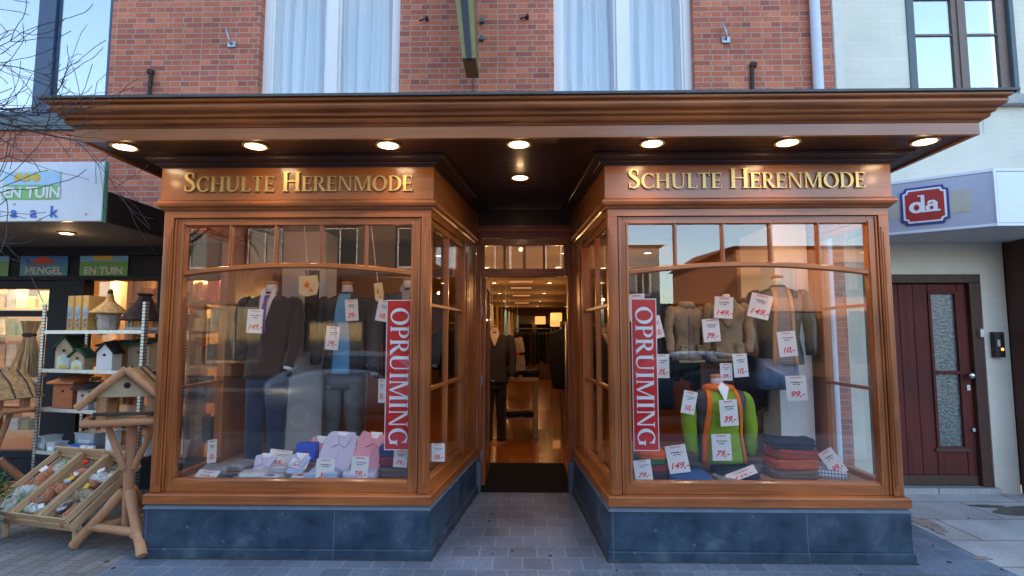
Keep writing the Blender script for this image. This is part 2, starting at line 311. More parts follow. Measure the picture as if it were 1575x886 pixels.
M = dict(
    wood_h=wood('varnished_teak_h', TD, TL, 'x'), wood_v=wood('varnished_teak_v', TD, TL, 'z'),
    soffit=wood('dark_stained_boards', (.016, .005, .002), (.040, .013, .005), 'x', rough=.4, coat=.2, grain=9),
    board=wood('sign_board_wood', (.24, .070, .015), (.42, .135, .032), 'x', rough=.32, coat=.45, grain=12),
    door_wood=wood('dark_red_door_wood', (.050, .005, .003), (.15, .018, .012), 'z', rough=.75, coat=0, grain=14),
    door_frame=wood('brown_frame_wood', (.050, .022, .015), (.085, .038, .026), 'z', rough=.65, coat=0),
    log=wood('larch_log', (.33, .15, .07), (.55, .28, .14), 'z', rough=.7, coat=0, grain=9),
    logx=wood('larch_log_x', (.33, .15, .07), (.55, .28, .14), 'x', rough=.7, coat=0, grain=9),
    crate=wood('pine_crate', (.46, .30, .16), (.66, .47, .28), 'x', rough=.75, coat=0, grain=16),
    parquet=brick('parquet', [(.34, .10, .014), (.46, .155, .022), (.40, .125, .018)], (.18, .05, .01), bw=.09, rh=.9, ms=.0015, axes='xy', rough=.25, bump=.05, coat=.5),
    brick=brick('red_brick', [(.29, .090, .064), (.50, .138, .076), (.43, .118, .068), (.60, .185, .092), (.52, .145, .080), (.36, .102, .064)], (.38, .33, .29), bw=.195, rh=.0622, ms=.0048, sq=.55, dirt=.22, bump=.6),
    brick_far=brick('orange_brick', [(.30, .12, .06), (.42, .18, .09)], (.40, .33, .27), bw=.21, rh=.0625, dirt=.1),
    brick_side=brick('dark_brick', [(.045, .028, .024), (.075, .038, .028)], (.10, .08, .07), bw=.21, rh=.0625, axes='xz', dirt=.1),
    cream=brick('cream_painted_brick', [(.68, .655, .555), (.71, .68, .575)], (.65, .625, .53), bw=.21, rh=.0625, ms=.0035, dirt=.11, bump=.22, rough=.6, noise=.03),
    white=mat('white_paint', (.80, .80, .80), .4, var=.03, scale=4), cream_plain=mat('cream_render', (.68, .66, .60), .7, var=.05),
    plaster=mat('shop_plaster', (.74, .70, .62), .8, var=.03), ceiling=mat('shop_ceiling', (.34, .21, .10), .8, var=.03),
    stone=mat('blue_limestone', (.022, .048, .085), .38, .5, var=.38, scale=3.5, bump=.10, bscale=30),
    stone_cap=mat('honed_limestone', (.115, .145, .19), .45, .4, var=.15, scale=12, bump=.05),
    paving=brick('blue_stone_paving', [(.115, .155, .215), (.165, .215, .29), (.14, .185, .255), (.135, .18, .245), (.18, .235, .31), (.125, .165, .225)], (.26, .28, .31), bw=.21, rh=.205, ms=.006, axes='xy', dirt=.36, rough=.5, bump=.3, noise=.2),
    slabs=brick('concrete_slabs', [(.34, .35, .35), (.42, .43, .43)], (.16, .13, .125), bw=1.2, rh=.5, ms=.008, axes='xy', dirt=.3, rough=.8, bump=.3, noise=.12),
    cobble=brick('grey_paving_bricks', [(.16, .155, .15), (.23, .225, .22)], (.12, .115, .11), bw=.21, rh=.105, ms=.006, axes='yx', dirt=.3, rough=.85, bump=.5, noise=.2),
    asphalt=mat('asphalt', (.055, .055, .058), .85, var=.3, scale=60, bump=.3),
    mat_black=mat('coir_mat', (.012, .012, .012), .95, .2, var=.4, scale=90, bump=.6, bscale=240),
    lead=mat('lead_flashing', (.07, .075, .08), .5, .5, var=.2), zinc=mat('zinc', (.38, .41, .45), .42, .5, metal=.6, var=.12),
    pvc=mat('pale_blue_grey_pipe', (.60, .65, .78), .4, var=.05), steel=mat('galvanised_steel', (.42, .45, .48), .4, .5, metal=.75, var=.15, scale=30),
    chrome=mat('chrome', (.6, .6, .6), .2, .5, metal=1, var=.02), iron=mat('rusty_iron', (.035, .022, .018), .8, var=.4, scale=40),
    blue_frame=mat('dark_blue_paint', (.025, .055, .12), .35, var=.08), black_frame=mat('blue_black_paint', (.008, .013, .026), .6, .25, var=.15),
    grey_frame=mat('grey_blue_paint', (.07, .10, .12), .45, var=.08), brown_frame=mat('brown_paint', (.16, .105, .085), .5, var=.1),
    gold=mat('brass_letters', (.60, .41, .16), .34, .5, metal=.55, var=.08), gold_dull=mat('olive_gold_paint', (.20, .17, .06), .45, metal=.25, var=.1),
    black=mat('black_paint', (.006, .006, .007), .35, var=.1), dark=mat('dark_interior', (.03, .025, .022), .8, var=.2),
    glass=glass('window_glass', 1.6), mirror_glass=glass('upstairs_glass', 1.9, (.8, .85, .9), 0, .22), clear=glass('clear_film', 1.45),
    curtain=mat('net_curtain', (.66, .72, .78), .9, .2, var=.05, scale=3, stretch=(6, 1, .3)),
    red=mat('banner_red', (.66, .016, .012), .35, var=.04), white_print=mat('white_print', (.84, .85, .87), .5, var=.01),
    red_ink=mat('red_ink', (.75, .03, .015), .6, var=.02), black_ink=mat('black_ink', (.02, .02, .022), .6, var=.02), card=mat('white_card', (.80, .74, .71), .55, var=.02),
    yellow_card=mat('yellow_card', (.66, .50, .24), .7, var=.06), sign_white=mat('white_sign_sheet', (.72, .78, .86), .3, var=.02),
    sign_grey=mat('pale_grey_sign_sheet', (.42, .46, .56), .3, var=.06, scale=3), beige_patch=mat('beige_sign_patch', (.50, .47, .40), .4, var=.05),
    blue_ink=mat('blue_ink', (.05, .16, .62), .5, var=.02), emblem_red=mat('emblem_red', (.42, .022, .02), .4, var=.02), emblem_blue=mat('emblem_blue', (.02, .05, .28), .4, var=.02),
    suit=mat('brown_black_suiting', (.030, .019, .019), .85, .2, var=.3, scale=50, bump=.2, bscale=200, sheen=.2),
    navy=mat('navy_suiting', (.018, .030, .065), .85, .2, var=.25, scale=50, bump=.2, sheen=.2), grey_coat=mat('grey_wool', (.06, .058, .062), .9, .2, var=.25, scale=60, bump=.3),
    pale_wall=mat('pale_column_paint', (.62, .60, .60), .7, var=.04),
    shirt=mat('white_shirt', (.66, .56, .54), .8, var=.04), blue_shirt=mat('blue_shirt', (.12, .34, .58), .8, var=.08), skin_cap=mat('turned_wood_cap', (.50, .22, .07), .5, var=.1),
    tie=check('striped_tie', (.05, .05, .22), (.30, .10, .20), 0, 42), grey_check=check('grey_brown_check', (.30, .27, .26), (.16, .13, .13), 60, 42),
    khaki=mat('khaki_cotton', (.24, .18, .11), .85, .2, var=.2, scale=9, bump=.5, bscale=14), leather=mat('dark_leather', (.030, .024, .022), .5, .5, var=.4, scale=8, bump=.5, bscale=12),
    caramel=mat('caramel_lining', (.50, .25, .11), .7, var=.1), green=mat('lime_jersey', (.24, .36, .028), .85, .2, var=.12, scale=10, bump=.3, bscale=10), orange=mat('orange_fleece', (.75, .17, .02), .85, .2, var=.1),
    grey_vest=mat('charcoal_vest', (.055, .05, .048), .7, var=.2), denim=mat('washed_denim', (.10, .15, .25), .9, var=.35, scale=12, bump=.3), brown_panel=wood('walnut_panel', (.10, .050, .022), (.20, .11, .05), 'z', rough=.45, coat=.2),
    teal=mat('teal_sign', (.02, .20, .34), .4, var=.04), sky_blue=mat('sky_blue_print', (.18, .48, .78), .4, var=.04), leaf_green=mat('leaf_green_print', (.10, .34, .06), .4, var=.05), dark_green=mat('bottle_green', (.015, .09, .04), .5, var=.1),
    yellow=mat('yellow_print', (.72, .50, .04), .5, var=.05), fish_red=mat('fish_red', (.62, .05, .02), .5, var=.03), letter_grey=mat('pale_letter', (.62, .68, .66), .5, var=.02),
    straw=mat('straw', (.42, .30, .16), .9, .2, var=.35, scale=30, bump=.8, bscale=90, stretch=(1, 1, .15)), thatch=mat('dark_thatch', (.055, .035, .035), .95, .2, var=.45, scale=30, bump=.9, bscale=80, stretch=(1, 1, .2)),
    birch=mat('birch_bark', (.52, .46, .40), .8, var=.25, scale=14, bump=.3), ply=mat('light_plywood', (.46, .34, .21), .7, var=.12), roof_green=mat('green_felt', (.02, .075, .04), .9, var=.2, bump=.3), roof_black=mat('black_felt', (.014, .014, .015), .9, var=.2, bump=.3),
    tile_orange=mat('orange_stain', (.48, .15, .05), .6, var=.15, scale=20), mint=mat('mint_print', (.55, .68, .56), .6, var=.1),
    seed=mat('seed_mix', (.30, .23, .15), .9, var=.75, scale=70, bump=.9, bscale=90), peanut=mat('peanuts', (.45, .17, .09), .8, var=.5, scale=55, bump=.9, bscale=60), netting=mat('white_netting', (.50, .54, .48), .8, var=.55, scale=38, bump=.8, bscale=50),
    bark=mat('bark', (.055, .045, .040), .9, var=.3, scale=30, bump=.4), leafm=mat('leaves', (.04, .10, .025), .7, var=.3), plastic=mat('clear_plastic', (.45, .52, .55), .25, var=.1), dish=mat('blue_dish', (.03, .16, .55), .3, var=.05),
    under=mat('grey_soffit', (.11, .105, .10), .7, var=.1), fascia_dark=mat('dark_canopy_side', (.022, .023, .026), .6, var=.1),
    frosted=mat('frosted_glass', (.10, .13, .14), .25, .6, var=.55, scale=30, bump=.6, bscale=45),
    car_silver=mat('silver_blue_paint', (.42, .50, .60), .25, .5, metal=.3, var=.02, coat=1), car_blue=mat('dark_blue_car_paint', (.02, .06, .13), .2, .5, metal=.3, var=.02, coat=1), tyre=mat('rubber', (.02, .02, .02), .8), car_glass=mat('car_glass', (.02, .03, .035), .05, .6, var=.02),
    lamp=lamp_mat('lamp_glow', (1, .74, .42), 5), lamp_small=lamp_mat('small_lamp_glow', (1, .70, .36), 2.5), lampbox=lamp_mat('warm_lightbox', (1, .45, .13), .2),
)
M['stone'] = mottled('blue_limestone', [(.30, (.008, .018, .036)), (.44, (.020, .044, .078)), (.56, (.036, .068, .105)), (.70, (.09, .125, .16))], .38, seams=1.37)
M['grime'] = mat('joint_grime', (.05, .048, .042), .9, var=.5, scale=25)
def cloth(name, c, **k):
    if name not in M: M[name] = mat(name, c, .85, .2, var=k.get('var', .2), scale=k.get('scale', 30), bump=.35, bscale=70)
    return M[name]

# ------------------------------------------------------------------ lettering
SF = .045  # serif thickness
def rect(x0, y0, x1, y1): return [(x0, y0), (x1, y0), (x1, y1), (x0, y1)]
def ribbon(pts, ws):
    a, b = [], []
    for i, p in enumerate(pts):
        q0 = pts[max(i-1, 0)]; q1 = pts[min(i+1, len(pts)-1)]; dx, dy = q1[0]-q0[0], q1[1]-q0[1]; l = math.hypot(dx, dy) or 1
        nx, ny = -dy/l, dx/l; w_ = ws[i]/2
        a.append((p[0]+nx*w_, p[1]+ny*w_)); b.append((p[0]-nx*w_, p[1]-ny*w_))
    return [[a[i], a[i+1], b[i+1], b[i]] for i in range(len(pts)-1)]
def arc(cx, cy, rx, ry, a0, a1, thick, thin, n=22, phase=0.0):
    pts, ws = [], []
    for i in range(n+1):
        t = R(a0+(a1-a0)*i/n); pts.append((cx+rx*math.cos(t), cy+ry*math.sin(t))); c = abs(math.cos(t-R(phase)))
        ws.append(thin+(thick-thin)*c**1.6)
    return ribbon(pts, ws)
def stem(x, w_, s0=.06, s1=.06, y0=0, y1=1, bot=True, top=True):
    r = [rect(x, y0, x+w_, y1)]
    if bot: r.append(rect(x-s0, y0, x+w_+s1, y0+SF))
    if top: r.append(rect(x-s0, y1-SF, x+w_+s1, y1))
    return r
K, T = .155, .062
def G_E(w_=.56):
    return stem(.07, K, s1=0)+[rect(.2, 1-.055, w_, 1), rect(.2, .48, w_-.09, .53), rect(.2, 0, w_+.03, .055), rect(w_-.05, .84, w_, .95), rect(w_-.02, .05, w_+.03, .18), rect(w_-.12, .42, w_-.08, .59)]
def glyph(c):
    if c == 'O': return arc(.43, .5, .345, .475, 0, 360, K*1.1, T, 40, 12), .86
    if c == 'S':
        pts = [(.44, .80), (.41, .90), (.33, .955), (.24, .96), (.14, .91), (.10, .80), (.13, .69), (.24, .59), (.35, .50), (.45, .40), (.475, .27), (.43, .13), (.33, .05), (.22, .035), (.13, .08), (.08, .20)]
        ws = [.04, .055, .065, .075, .10, .13, .15, .165, .165, .155, .14, .12, .08, .065, .055, .04]
        return ribbon(pts, ws)+[rect(.42, .70, .465, .97), rect(.06, .03, .105, .30)], .56
    if c == 'C': return arc(.43, .5, .345, .475, 48, 312, K*1.1, T, 30, 8)+[rect(.66, .70, .705, .98), rect(.67, .06, .71, .27)], .76
    if c == 'G': return arc(.43, .5, .345, .475, 48, 318, K*1.1, T, 30, 8)+[rect(.66, .70, .705, .98)]+stem(.62, K*.9, y0=.06, y1=.46, bot=False), .88
    if c == 'H': return stem(.08, K)+stem(.62, K)+[rect(.2, .49, .65, .54)], .86
    if c == 'I': return stem(.08, K), .32
    if c == 'U': return stem(.08, K, y0=.3, bot=False)+stem(.66, T, y0=.3, bot=False)+ribbon([(.157, .31), (.165, .2), (.21, .10), (.30, .04), (.42, .025), (.54, .05), (.63, .12), (.68, .22), (.69, .31)], [K, K*.98, .13, .10, .08, .07, T, T, T]), .84
    if c == 'L': return stem(.08, K, s1=.02)+[rect(.2, 0, .56, .055), rect(.53, .05, .58, .20)], .60
    if c == 'T': return stem(.27, K, top=False)+[rect(.04, .945, .66, 1), rect(.03, .80, .075, .95), rect(.625, .80, .67, .95)], .70
    if c == 'E': return G_E(), .62
    if c == 'D': return stem(.08, K, s1=0)+arc(.32, .5, .385, .47, -90, 90, K*1.1, T, 24)+[rect(.2, 0, .33, .055), rect(.2, .945, .33, 1)], .80
    if c == 'P': return stem(.08, K)+arc(.32, .725, .225, .245, -90, 90, K*.95, T*.9, 20)+[rect(.2, .45, .33, .505), rect(.2, .945, .33, 1)], .62
    if c == 'R': return stem(.08, K)+arc(.32, .735, .215, .235, -90, 90, K*.95, T*.9, 20)+[rect(.2, .47, .33, .525), rect(.2, .945, .33, 1)]+ribbon([(.34, .50), (.50, .24), (.66, .03)], [.12, .16, .17])+[rect(.62, 0, .78, SF)], .74
    if c == 'N': return stem(.10, T, s1=.02)+stem(.70, T, bot=False, s0=.09, s1=.09)+[[(.09, 1), (.26, 1), (.76, 0), (.66, 0)]], .88
    if c == 'M': return stem(.09, T, s1=.05)+stem(.82, K, s0=.04)+[[(.08, 1), (.25, 1), (.53, .12), (.47, 0)], [(.82, 1), (.88, 1), (.53, 0), (.47, 0)]], 1.06
    return [], .34

def letters(text, height, depth, caps=None):
    """list of (prism mesh builder, x offset) in the x, z plane facing -y, first baseline at 0,0; caps: heights per letter"""
    out = []; x = 0
    for i, c in enumerate(text):
        h = caps[i] if caps else height
        gl, adv = glyph(c)
        if gl:
            mb = MB()
            for k, poly in enumerate(gl):
                e = .00035*(k % 40)/2
                mb.prism([(x+p[0]*h, p[1]*h) for p in poly], -depth-e*.6, e*.3)
            out.append((c, mb))
        x += adv*h+.045*height
    return out, x

_fc = {}
def text_mesh(s, size, ext=.001, shear=0, bold=0):
    cu = bpy.data.curves.new('t', 'FONT'); cu.body = s; cu.size = size; cu.extrude = ext; cu.shear = shear; cu.offset = bold
    cu.align_x = 'CENTER'; cu.align_y = 'CENTER'; cu.resolution_u = 3
    o = bpy.data.objects.new('t', cu); COL.objects.link(o)
    dg = bpy.context.evaluated_depsgraph_get(); me = bpy.data.meshes.new_from_object(o.evaluated_get(dg))
    bpy.data.objects.remove(o); bpy.data.curves.remove(cu)
    me.transform(Matrix.Rotation(math.pi/2, 4, 'X'))
    return me
def text_obj(name, s, size, material, parent, loc, ext=.001, shear=0, bold=0, rot=(0, 0, 0)):
    key = (s, size, ext, shear, bold, material.name)
    if key not in _fc:
        me = text_mesh(s, size, ext, shear, bold); me.materials.clear(); me.materials.append(material); me.name = name; _fc[key] = me
    o = bpy.data.objects.new(name, _fc[key]); COL.objects.link(o); o.parent = parent; o.location = loc; o.rotation_euler = rot
    return o

# ================================================================== SETTING
def sheet(name, mt, x0, x1, y0, y1, z, kind='structure', thick=.05):
    o = MB().box(x0, x1, y0, y1, z-thick, z).build(name, mt); return tag(o, kind=kind)
sheet('ground', M['asphalt'], -150, 150, -150, 150, -.16)
sheet('road', M['asphalt'], -60, 60, -8.2, -.95, -.11)
sheet('pavement', M['paving'], -2.86, 3.3, -.8, 5.79, 0, thick=.14)
sheet('concrete_pavement', M['slabs'], 3.304, 30, -.8, 5.79, 0, thick=.14)
sheet('brick_pavement', M['cobble'], -30, -2.864, -.8, 5.79, 0, thick=.14)
sheet('far_pavement', M['asphalt'], -60, 60, -12.5, -8.35, 0, thick=.14)
tag(MB().box(-60, 60, -.946, -.804, -.15, .002).build('kerb', M['stone_cap'], bevel=.012), kind='structure')
tag(MB().box(-60, 60, -8.346, -8.204, -.15, .002).build('far_kerb', M['stone_cap'], bevel=.012), kind='structure')
sheet('shop_floor', M['parquet'], -3.0, 3.1, 7.0, 26, 0, thick=.05)
# damp stain and sand left in the slab joints
random.seed(3)
def blob(name, mt, cx, cy, rx, ry, z, n=26, j=.3):
    pts = []; ph = [random.uniform(0, 6.28) for _ in range(4)]
    for i in range(n):
        t = 2*math.pi*i/n; r = 1+j*(math.sin(2*t+ph[0])*.4+math.sin(3*t+ph[1])*.4+math.sin(5*t+ph[2])*.3+math.sin(9*t+ph[3])*.15)
        pts.append((cx+rx*r*math.cos(t), cy+ry*r*math.sin(t)))
    return tag(MB().slab(pts, z-.003, z).build(name, mt), kind='structure')
M['damp'] = mat('damp_concrete', (.085, .080, .072), .45, .5, var=.25, scale=9)
blob('damp_pavement', M['damp'], 4.75, 5.22, .42, .17, .004)
blob('damp_pavement', M['damp'], 4.35, 5.36, .16, .04, .0045)
M['sandy'] = mat('sandy_grout', (.27, .23, .20), .9, var=.35, scale=16)
blob('sandy_pavement', M['sandy'], 3.42, 4.86, .07, .26, .004, j=.5)
blob('sandy_pavement', M['sandy'], 3.30, 4.14, .06, .03, .0045, j=.5)
random.seed(7)

gm_ = MB(); rg_ = random.Random(77)
for _ in range(70):
    x, y = rg_.uniform(-3.6, 5.0), rg_.uniform(3.3, 5.3); r = rg_.uniform(.006, .016)
    if (-2.9 < x < -.6 or .45 < x < 2.9) and y > 3.98: continue
    gm_.slab([(x+r*math.cos(R(q*45))*rg_.uniform(.8, 1.2), y+r*math.sin(R(q*45))) for q in range(8)], .001, .0055)
tag(gm_.build('gum_spots', mat('gum_grey', (.055, .055, .058), .7)), 'small dark gum spots and crumbs scattered over the paving', 'gum spots', kind='stuff')
def cells(mb, x0, x1, z0, z1, y0, y1, holes):
    xs = sorted({x0, x1, *[h[0] for h in holes], *[h[1] for h in holes]}); zs = sorted({z0, z1, *[h[2] for h in holes], *[h[3] for h in holes]})
    for i in range(len(xs)-1):
        for k in range(len(zs)-1):
            a, b, c, d = xs[i], xs[i+1], zs[k], zs[k+1]; mx_, mz = (a+b)/2, (c+d)/2
            if a < x0-1e-6 or b > x1+1e-6 or c < z0-1e-6 or d > z1+1e-6: continue
            if any(h[0] < mx_ < h[1] and h[2] < mz < h[3] for h in holes): continue
            mb.box(a, b, y0, y1, c, d)
    return mb

# ------------------------------------------------------------------ brick building above the shops
FY = 5.8
bb = empty('brick_building', (-3, FY, 0), label='red brick upper storey with white and blue framed windows above the shop canopy', cat='building')
W1, W2, WB, WB2 = (-2.93, -1.36), (.35, 1.89), (-6.4, -4.62), (-10, -8.2)
H = [(*W1, 3.55, 5.75), (*W2, 3.55, 5.75), (*WB, 4.02, 6.1), (*WB2, 4.02, 6.1), (-2.72, 2.72, 0, 2.95), (-16, -2.96, 0, 2.5)]
cells(MB(), -16, 3.40, 0, 9.0, FY, FY+.24, H).build('wall', M['brick'], bb, world=True)
mb = MB(); mb.prism([(-16.2, 9.0), (3.4, 9.0), (3.4, 9.25), (-16.2, 9.25)], FY-.35, FY+.3)
mb.build('gutter', M['white'], bb, world=True)
rf = MB(); rf.add([(-16.2, FY-.2, 9.2), (3.4, FY-.2, 9.2), (3.4, FY+4.5, 12.2), (-16.2, FY+4.5, 12.2), (-16.2, FY+9.2, 9.2), (3.4, FY+9.2, 9.2),
              (-16.2, FY-.2, 9.0), (3.4, FY-.2, 9.0), (3.4, FY+9.2, 9.0), (-16.2, FY+9.2, 9.0)],
             [(0,1,2,3), (3,2,5,4), (0,3,4,9,6), (1,7,8,5,2), (6,7,1,0), (9,4,5,8), (6,9,8,7)])
rf.build('roof', mat('roof_tiles', (.12, .05, .035), .8, var=.3), bb, world=True)

def house_window(x0, x1, z0, z1, fm, rev=.09, fw=.085, mull=.13, curtain=True, gl='glass', room=True, mx=None):
    """casement pair set into the facade at FY; returns the window part"""
    y = FY+rev
    f = MB(); f.box(x0, x0+fw, y, y+.07, z0, z1); f.box(x1-fw, x1, y, y+.07, z0, z1); f.box(x0+fw, x1-fw, y, y+.07, z1-fw, z1); f.box(x0+fw, x1-fw, y, y+.07, z0, z0+fw)
    mx = mx or (x0+x1)/2
    f.box(mx-mull/2, mx+mull/2, y-.012, y+.07, z0+fw, z1-fw)
    for a, b in ((x0+fw, mx-mull/2), (mx+mull/2, x1-fw)):       # inner sash lips
        f.box(a, a+.028, y+.02, y+.062, z0+fw, z1-fw); f.box(b-.028, b, y+.02, y+.062, z0+fw, z1-fw)
        f.box(a+.028, b-.028, y+.02, y+.062, z0+fw, z0+fw+.03); f.box(a+.028, b-.028, y+.02, y+.062, z1-fw-.03, z1-fw)
    wi = f.build('window', fm, bb, world=True, bevel=.004)
    g = MB()
    for a, b in ((x0+fw+.02, mx-mull/2-.02), (mx+mull/2+.02, x1-fw-.02)): g.box(a, b, y+.035, y+.041, z0+fw+.02, z1-fw-.02)
    g.build('pane', M[gl], wi, world=True)
    return wi
def curtain_mesh(x0, x1, z0, z1, y, amp, per, seed, gap=None):
    rnd = random.Random(seed); n = 160; ph = rnd.uniform(0, 6); mb = MB(); vs = []
    zs = [z0+(z1-z0)*k/6 for k in range(7)]
    for k, z in enumerate(zs):
        for i in range(n+1):
            u = i/n; x = x0+(x1-x0)*u
            t = u*(x1-x0)/per*6.283
            d = amp*(math.sin(t+ph+.5*math.sin(t*.37+ph))+.45*math.sin(t*1.73+ph*2+k*.12)+.3*math.sin(t*.41+ph))
            vs.append((x+.01*math.sin(k*.9+t*.2), y+d, z))
    fs = [(k*(n+1)+i, k*(n+1)+i+1, (k+1)*(n+1)+i+1, (k+1)*(n+1)+i) for k in range(6) for i in range(n)]
    return mb.add(vs, fs)
for i, (a, b) in enumerate((W1, W2)):
    wi = house_window(a, b, 3.55, 5.75, M['white'])
    mid = (a+b)/2
    for j, (p, q) in enumerate(((a+.06, mid-.02), (mid+.02, b-.06))):
        c = curtain_mesh(p, q, 3.6, 5.72, FY+.27, .034, .125+.03*j, i*7+j)
        o = c.build('curtain', M['curtain'], wi, world=True, smooth=True, fix=False)
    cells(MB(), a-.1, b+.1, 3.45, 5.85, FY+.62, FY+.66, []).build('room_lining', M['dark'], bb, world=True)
wi = house_window(*WB, 4.02, 6.1, M['blue_frame'], fw=.07, mull=.20, gl='mirror_glass', rev=.06, mx=-5.42)
MB().box(WB[0]-.1, WB[1]+.12, FY-.03, FY+.1, 3.86, 4.017).build('sill', M['grey_frame'], wi, world=True, bevel=.006)
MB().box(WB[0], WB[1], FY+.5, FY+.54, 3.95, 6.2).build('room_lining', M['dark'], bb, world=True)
wi = house_window(*WB2, 4.02, 6.1, M['blue_frame'], fw=.07, mull=.20, gl='mirror_glass', rev=.06)
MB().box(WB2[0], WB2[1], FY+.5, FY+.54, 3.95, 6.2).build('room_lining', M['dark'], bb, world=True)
# warm lamp seen through the second window's left curtain: the slit where the curtain parts is left to the lining
# pipe, brackets and hooks on the brick
dp = tag(MB().tube([(3.19, FY-.06, 0.1), (3.19, FY-.06, 9.0)], .052, 16).build('drainpipe', M['pvc'], smooth=True, auto=True), 'pale blue grey drainpipe running down the brick corner', 'drainpipe')
MB().box(3.12, 3.26, FY-.125, FY+.002, 3.22, 3.29).build('bracket', M['pvc'], dp)
for i, (x, y, lab) in enumerate(((357, 62, 'small pale metal wall hook on brick beside the blue framed window'), (1116, 55, 'small pale metal wall hook on brick near the drainpipe'))):
    p = at(x, y, FY-.01); t = empty('wall_hook', p, label=lab, cat='wall hook', group='hooks on the brick wall')
    MB().box(-.045, .045, -.012, .008, -.085, -.015).build('back_plate', M['zinc'], t, bevel=.004)
    MB().tube([(.0, -.012, -.05), (-.01, -.05, -.03), (-.02, -.055, .03), (-.045, -.05, .11)], .012, 8).build('hook', M['zinc'], t, smooth=True)
for i, (x, y, y2, lab) in enumerate(((231, 108, 150, 'rusty iron wall anchor on brick above the first canopy lamp'), (1157, 97, 145, 'rusty iron wall anchor on brick near the drainpipe'))):
    p = at(x, y, FY-.02); q = at(x, y2, FY-.02)
    tag(MB().obox((p+q)/2, (.035, .03, (p-q).length), Matrix.Rotation(.03, 3, 'Y')).obox(p+Vector((.01, -.005, -.02)), (.07, .04, .05), Matrix.Rotation(.2, 3, 'Y')).build('wall_anchor', M['iron'], bevel=.005), lab, 'wall anchor', 'iron wall anchors')
for x, y, lab in ((657, 31, 'rusty bolt stub in brick beside the first white window'), (811, 28, 'rusty bolt stub in brick beside the second white window')):
    p = at(x, y, FY); tag(MB().tube([p+Vector((0, .02, 0)), p+Vector((0, -.06, 0))], .018, 10).tube([p+Vector((-.01, -.03, 0)), p+Vector((-.08, -.04, -.03))], .009, 6).build('wall_bolt', M['iron']), lab, 'bolt', 'bolts in the brick')
for x, y, lab in ((742, 34, 'upper round grey cable clamp beside the hanging gold sign'), (741, 61, 'lower square grey cable clamp beside the hanging gold sign')):
    p = at(x, y, FY); tag(MB().tube([p+Vector((0, .02, 0)), p+Vector((0, -.05, 0))], .028, 12).build('cable_clamp', M['grey_frame'], bevel=.004), lab, 'clamp', 'cable clamps')
p = at(728, 60, FY-.01)
tag(MB().tube([(p.x, FY-.012, 3.2), (p.x+.01, FY-.012, 6.5)], .007, 6).build('cable', M['grey_frame'], smooth=True), 'thin grey cable running up the brick beside the hanging sign', 'cable')
# projecting sign seen from below its tip
hs = empty('projecting_sign', (-.36, 4.6, 3.9), label='narrow olive gold sign with black edge hanging over the canopy', cat='sign')
def hang(y0, y1, x0b, x1b, x0t, x1t, zb, zt, mb):
    return mb.add([(x0b, y0, zb), (x1b, y0, zb), (x1b, y1, zb), (x0b, y1, zb), (x0t, y0, zt), (x1t, y0, zt), (x1t, y1, zt), (x0t, y1, zt)],
                  [(0,3,2,1), (4,5,6,7), (0,1,5,4), (1,2,6,5), (2,3,7,6), (3,0,4,7)])
b0, b1, t0, t1 = at(711, 90, 5.2), at(732, 90, 5.2), at(700, 0, 5.2), at(728, 0, 5.2)
zb = b0.z; k = 2.0
t0 = b0+(t0-b0)*k; t1 = b1+(t1-b1)*k
hang(5.2, 5.62, b0.x, b1.x, t0.x, t1.x, zb, t0.z, MB()).build('sign_body', M['gold_dull'], hs, world=True, bevel=.006)
c0 = (b0+b1)/2; c1 = (t0+t1)/2
hang(5.192, 5.25, c0.x-.028, c0.x+.028, c1.x-.045, c1.x+.045, zb-.004, t0.z-.01, MB()).build('edge_groove', M['black'], hs, world=True)
MB().tube([(c1.x, 5.6, t0.z-.15), (c1.x, FY+.05, t0.z-.15)], .02, 8).tube([(c0.x+.01, 5.6, zb+.45), (c0.x+.01, FY+.05, zb+.45)], .012, 8).build('bracket', M['iron'], hs, world=True)

# ------------------------------------------------------------------ cream building on the right
cbd = empty('cream_building', (8, FY, 0), label='cream painted brick house with brown casement window beside the shop', cat='building')
DX0, DX1, DZ = 3.58, 4.80, 2.235
PX0, PX1 = 4.207, 5.36
cells(MB(), 3.40, 16, 0, 8.6, FY, FY+.25, [(DX0, DX1, 0, DZ), (PX0, PX1, 4.16, 6.2), (5.05, 16, 0, 2.9)]).build('wall', M['cream'], cbd, world=True)
MB().prism([(3.3, 8.6), (16, 8.6), (16, 8.85), (3.3, 8.85)], FY-.4, FY+.3).build('gutter', M['white'], cbd, world=True)
MB().box(3.405, 3.50, FY-.02, FY+.05, 2.6, 8.5).build('corner_strip', M['cream_plain'], cbd, world=True, bevel=.004)
y = FY+.03
f = MB(); x0, x1, z0, z1 = PX0, PX1, 4.16, 6.2
for a, b, c, d in ((x0, x0+.075, z0, z1), (x1-.05, x1, z0, z1), (x0+.075, x1-.05, z1-.07, z1)): f.box(a, b, y-.045, y+.06, c, d)
wi = f.build('window', M['grey_frame'], cbd, world=True, bevel=.004)
f = MB(); g = MB(); f2y = y+.0
mid = 4.80; leaves_ = ((x0+.078, mid-.003), (mid+.003, x1-.053))
for li, (a, b) in enumerate(leaves_):
    l, r_ = (.035, .075) if li == 0 else (.075, .10)
    f.box(a, a+l, f2y, f2y+.05, z0, z1-.075); f.box(b-r_, b, f2y, f2y+.05, z0, z1-.075); f.box(a+l, b-r_, f2y, f2y+.05, z0, z0+.09)
    for z in (4.885, 5.30, 5.72, 6.07): f.box(a+l, b-r_, f2y+.008, f2y+.045, z-.0125, z+.0125)
    g.box(a+l-.005, b-r_+.005, f2y+.022, f2y+.028, z0+.08, z1-.08)
f.box(mid-.02, mid+.02, f2y-.014, f2y-.002, z0, z1-.075)
f.build('casement', M['brown_frame'], wi, world=True, bevel=.003); g.build('pane', M['mirror_glass'], wi, world=True)
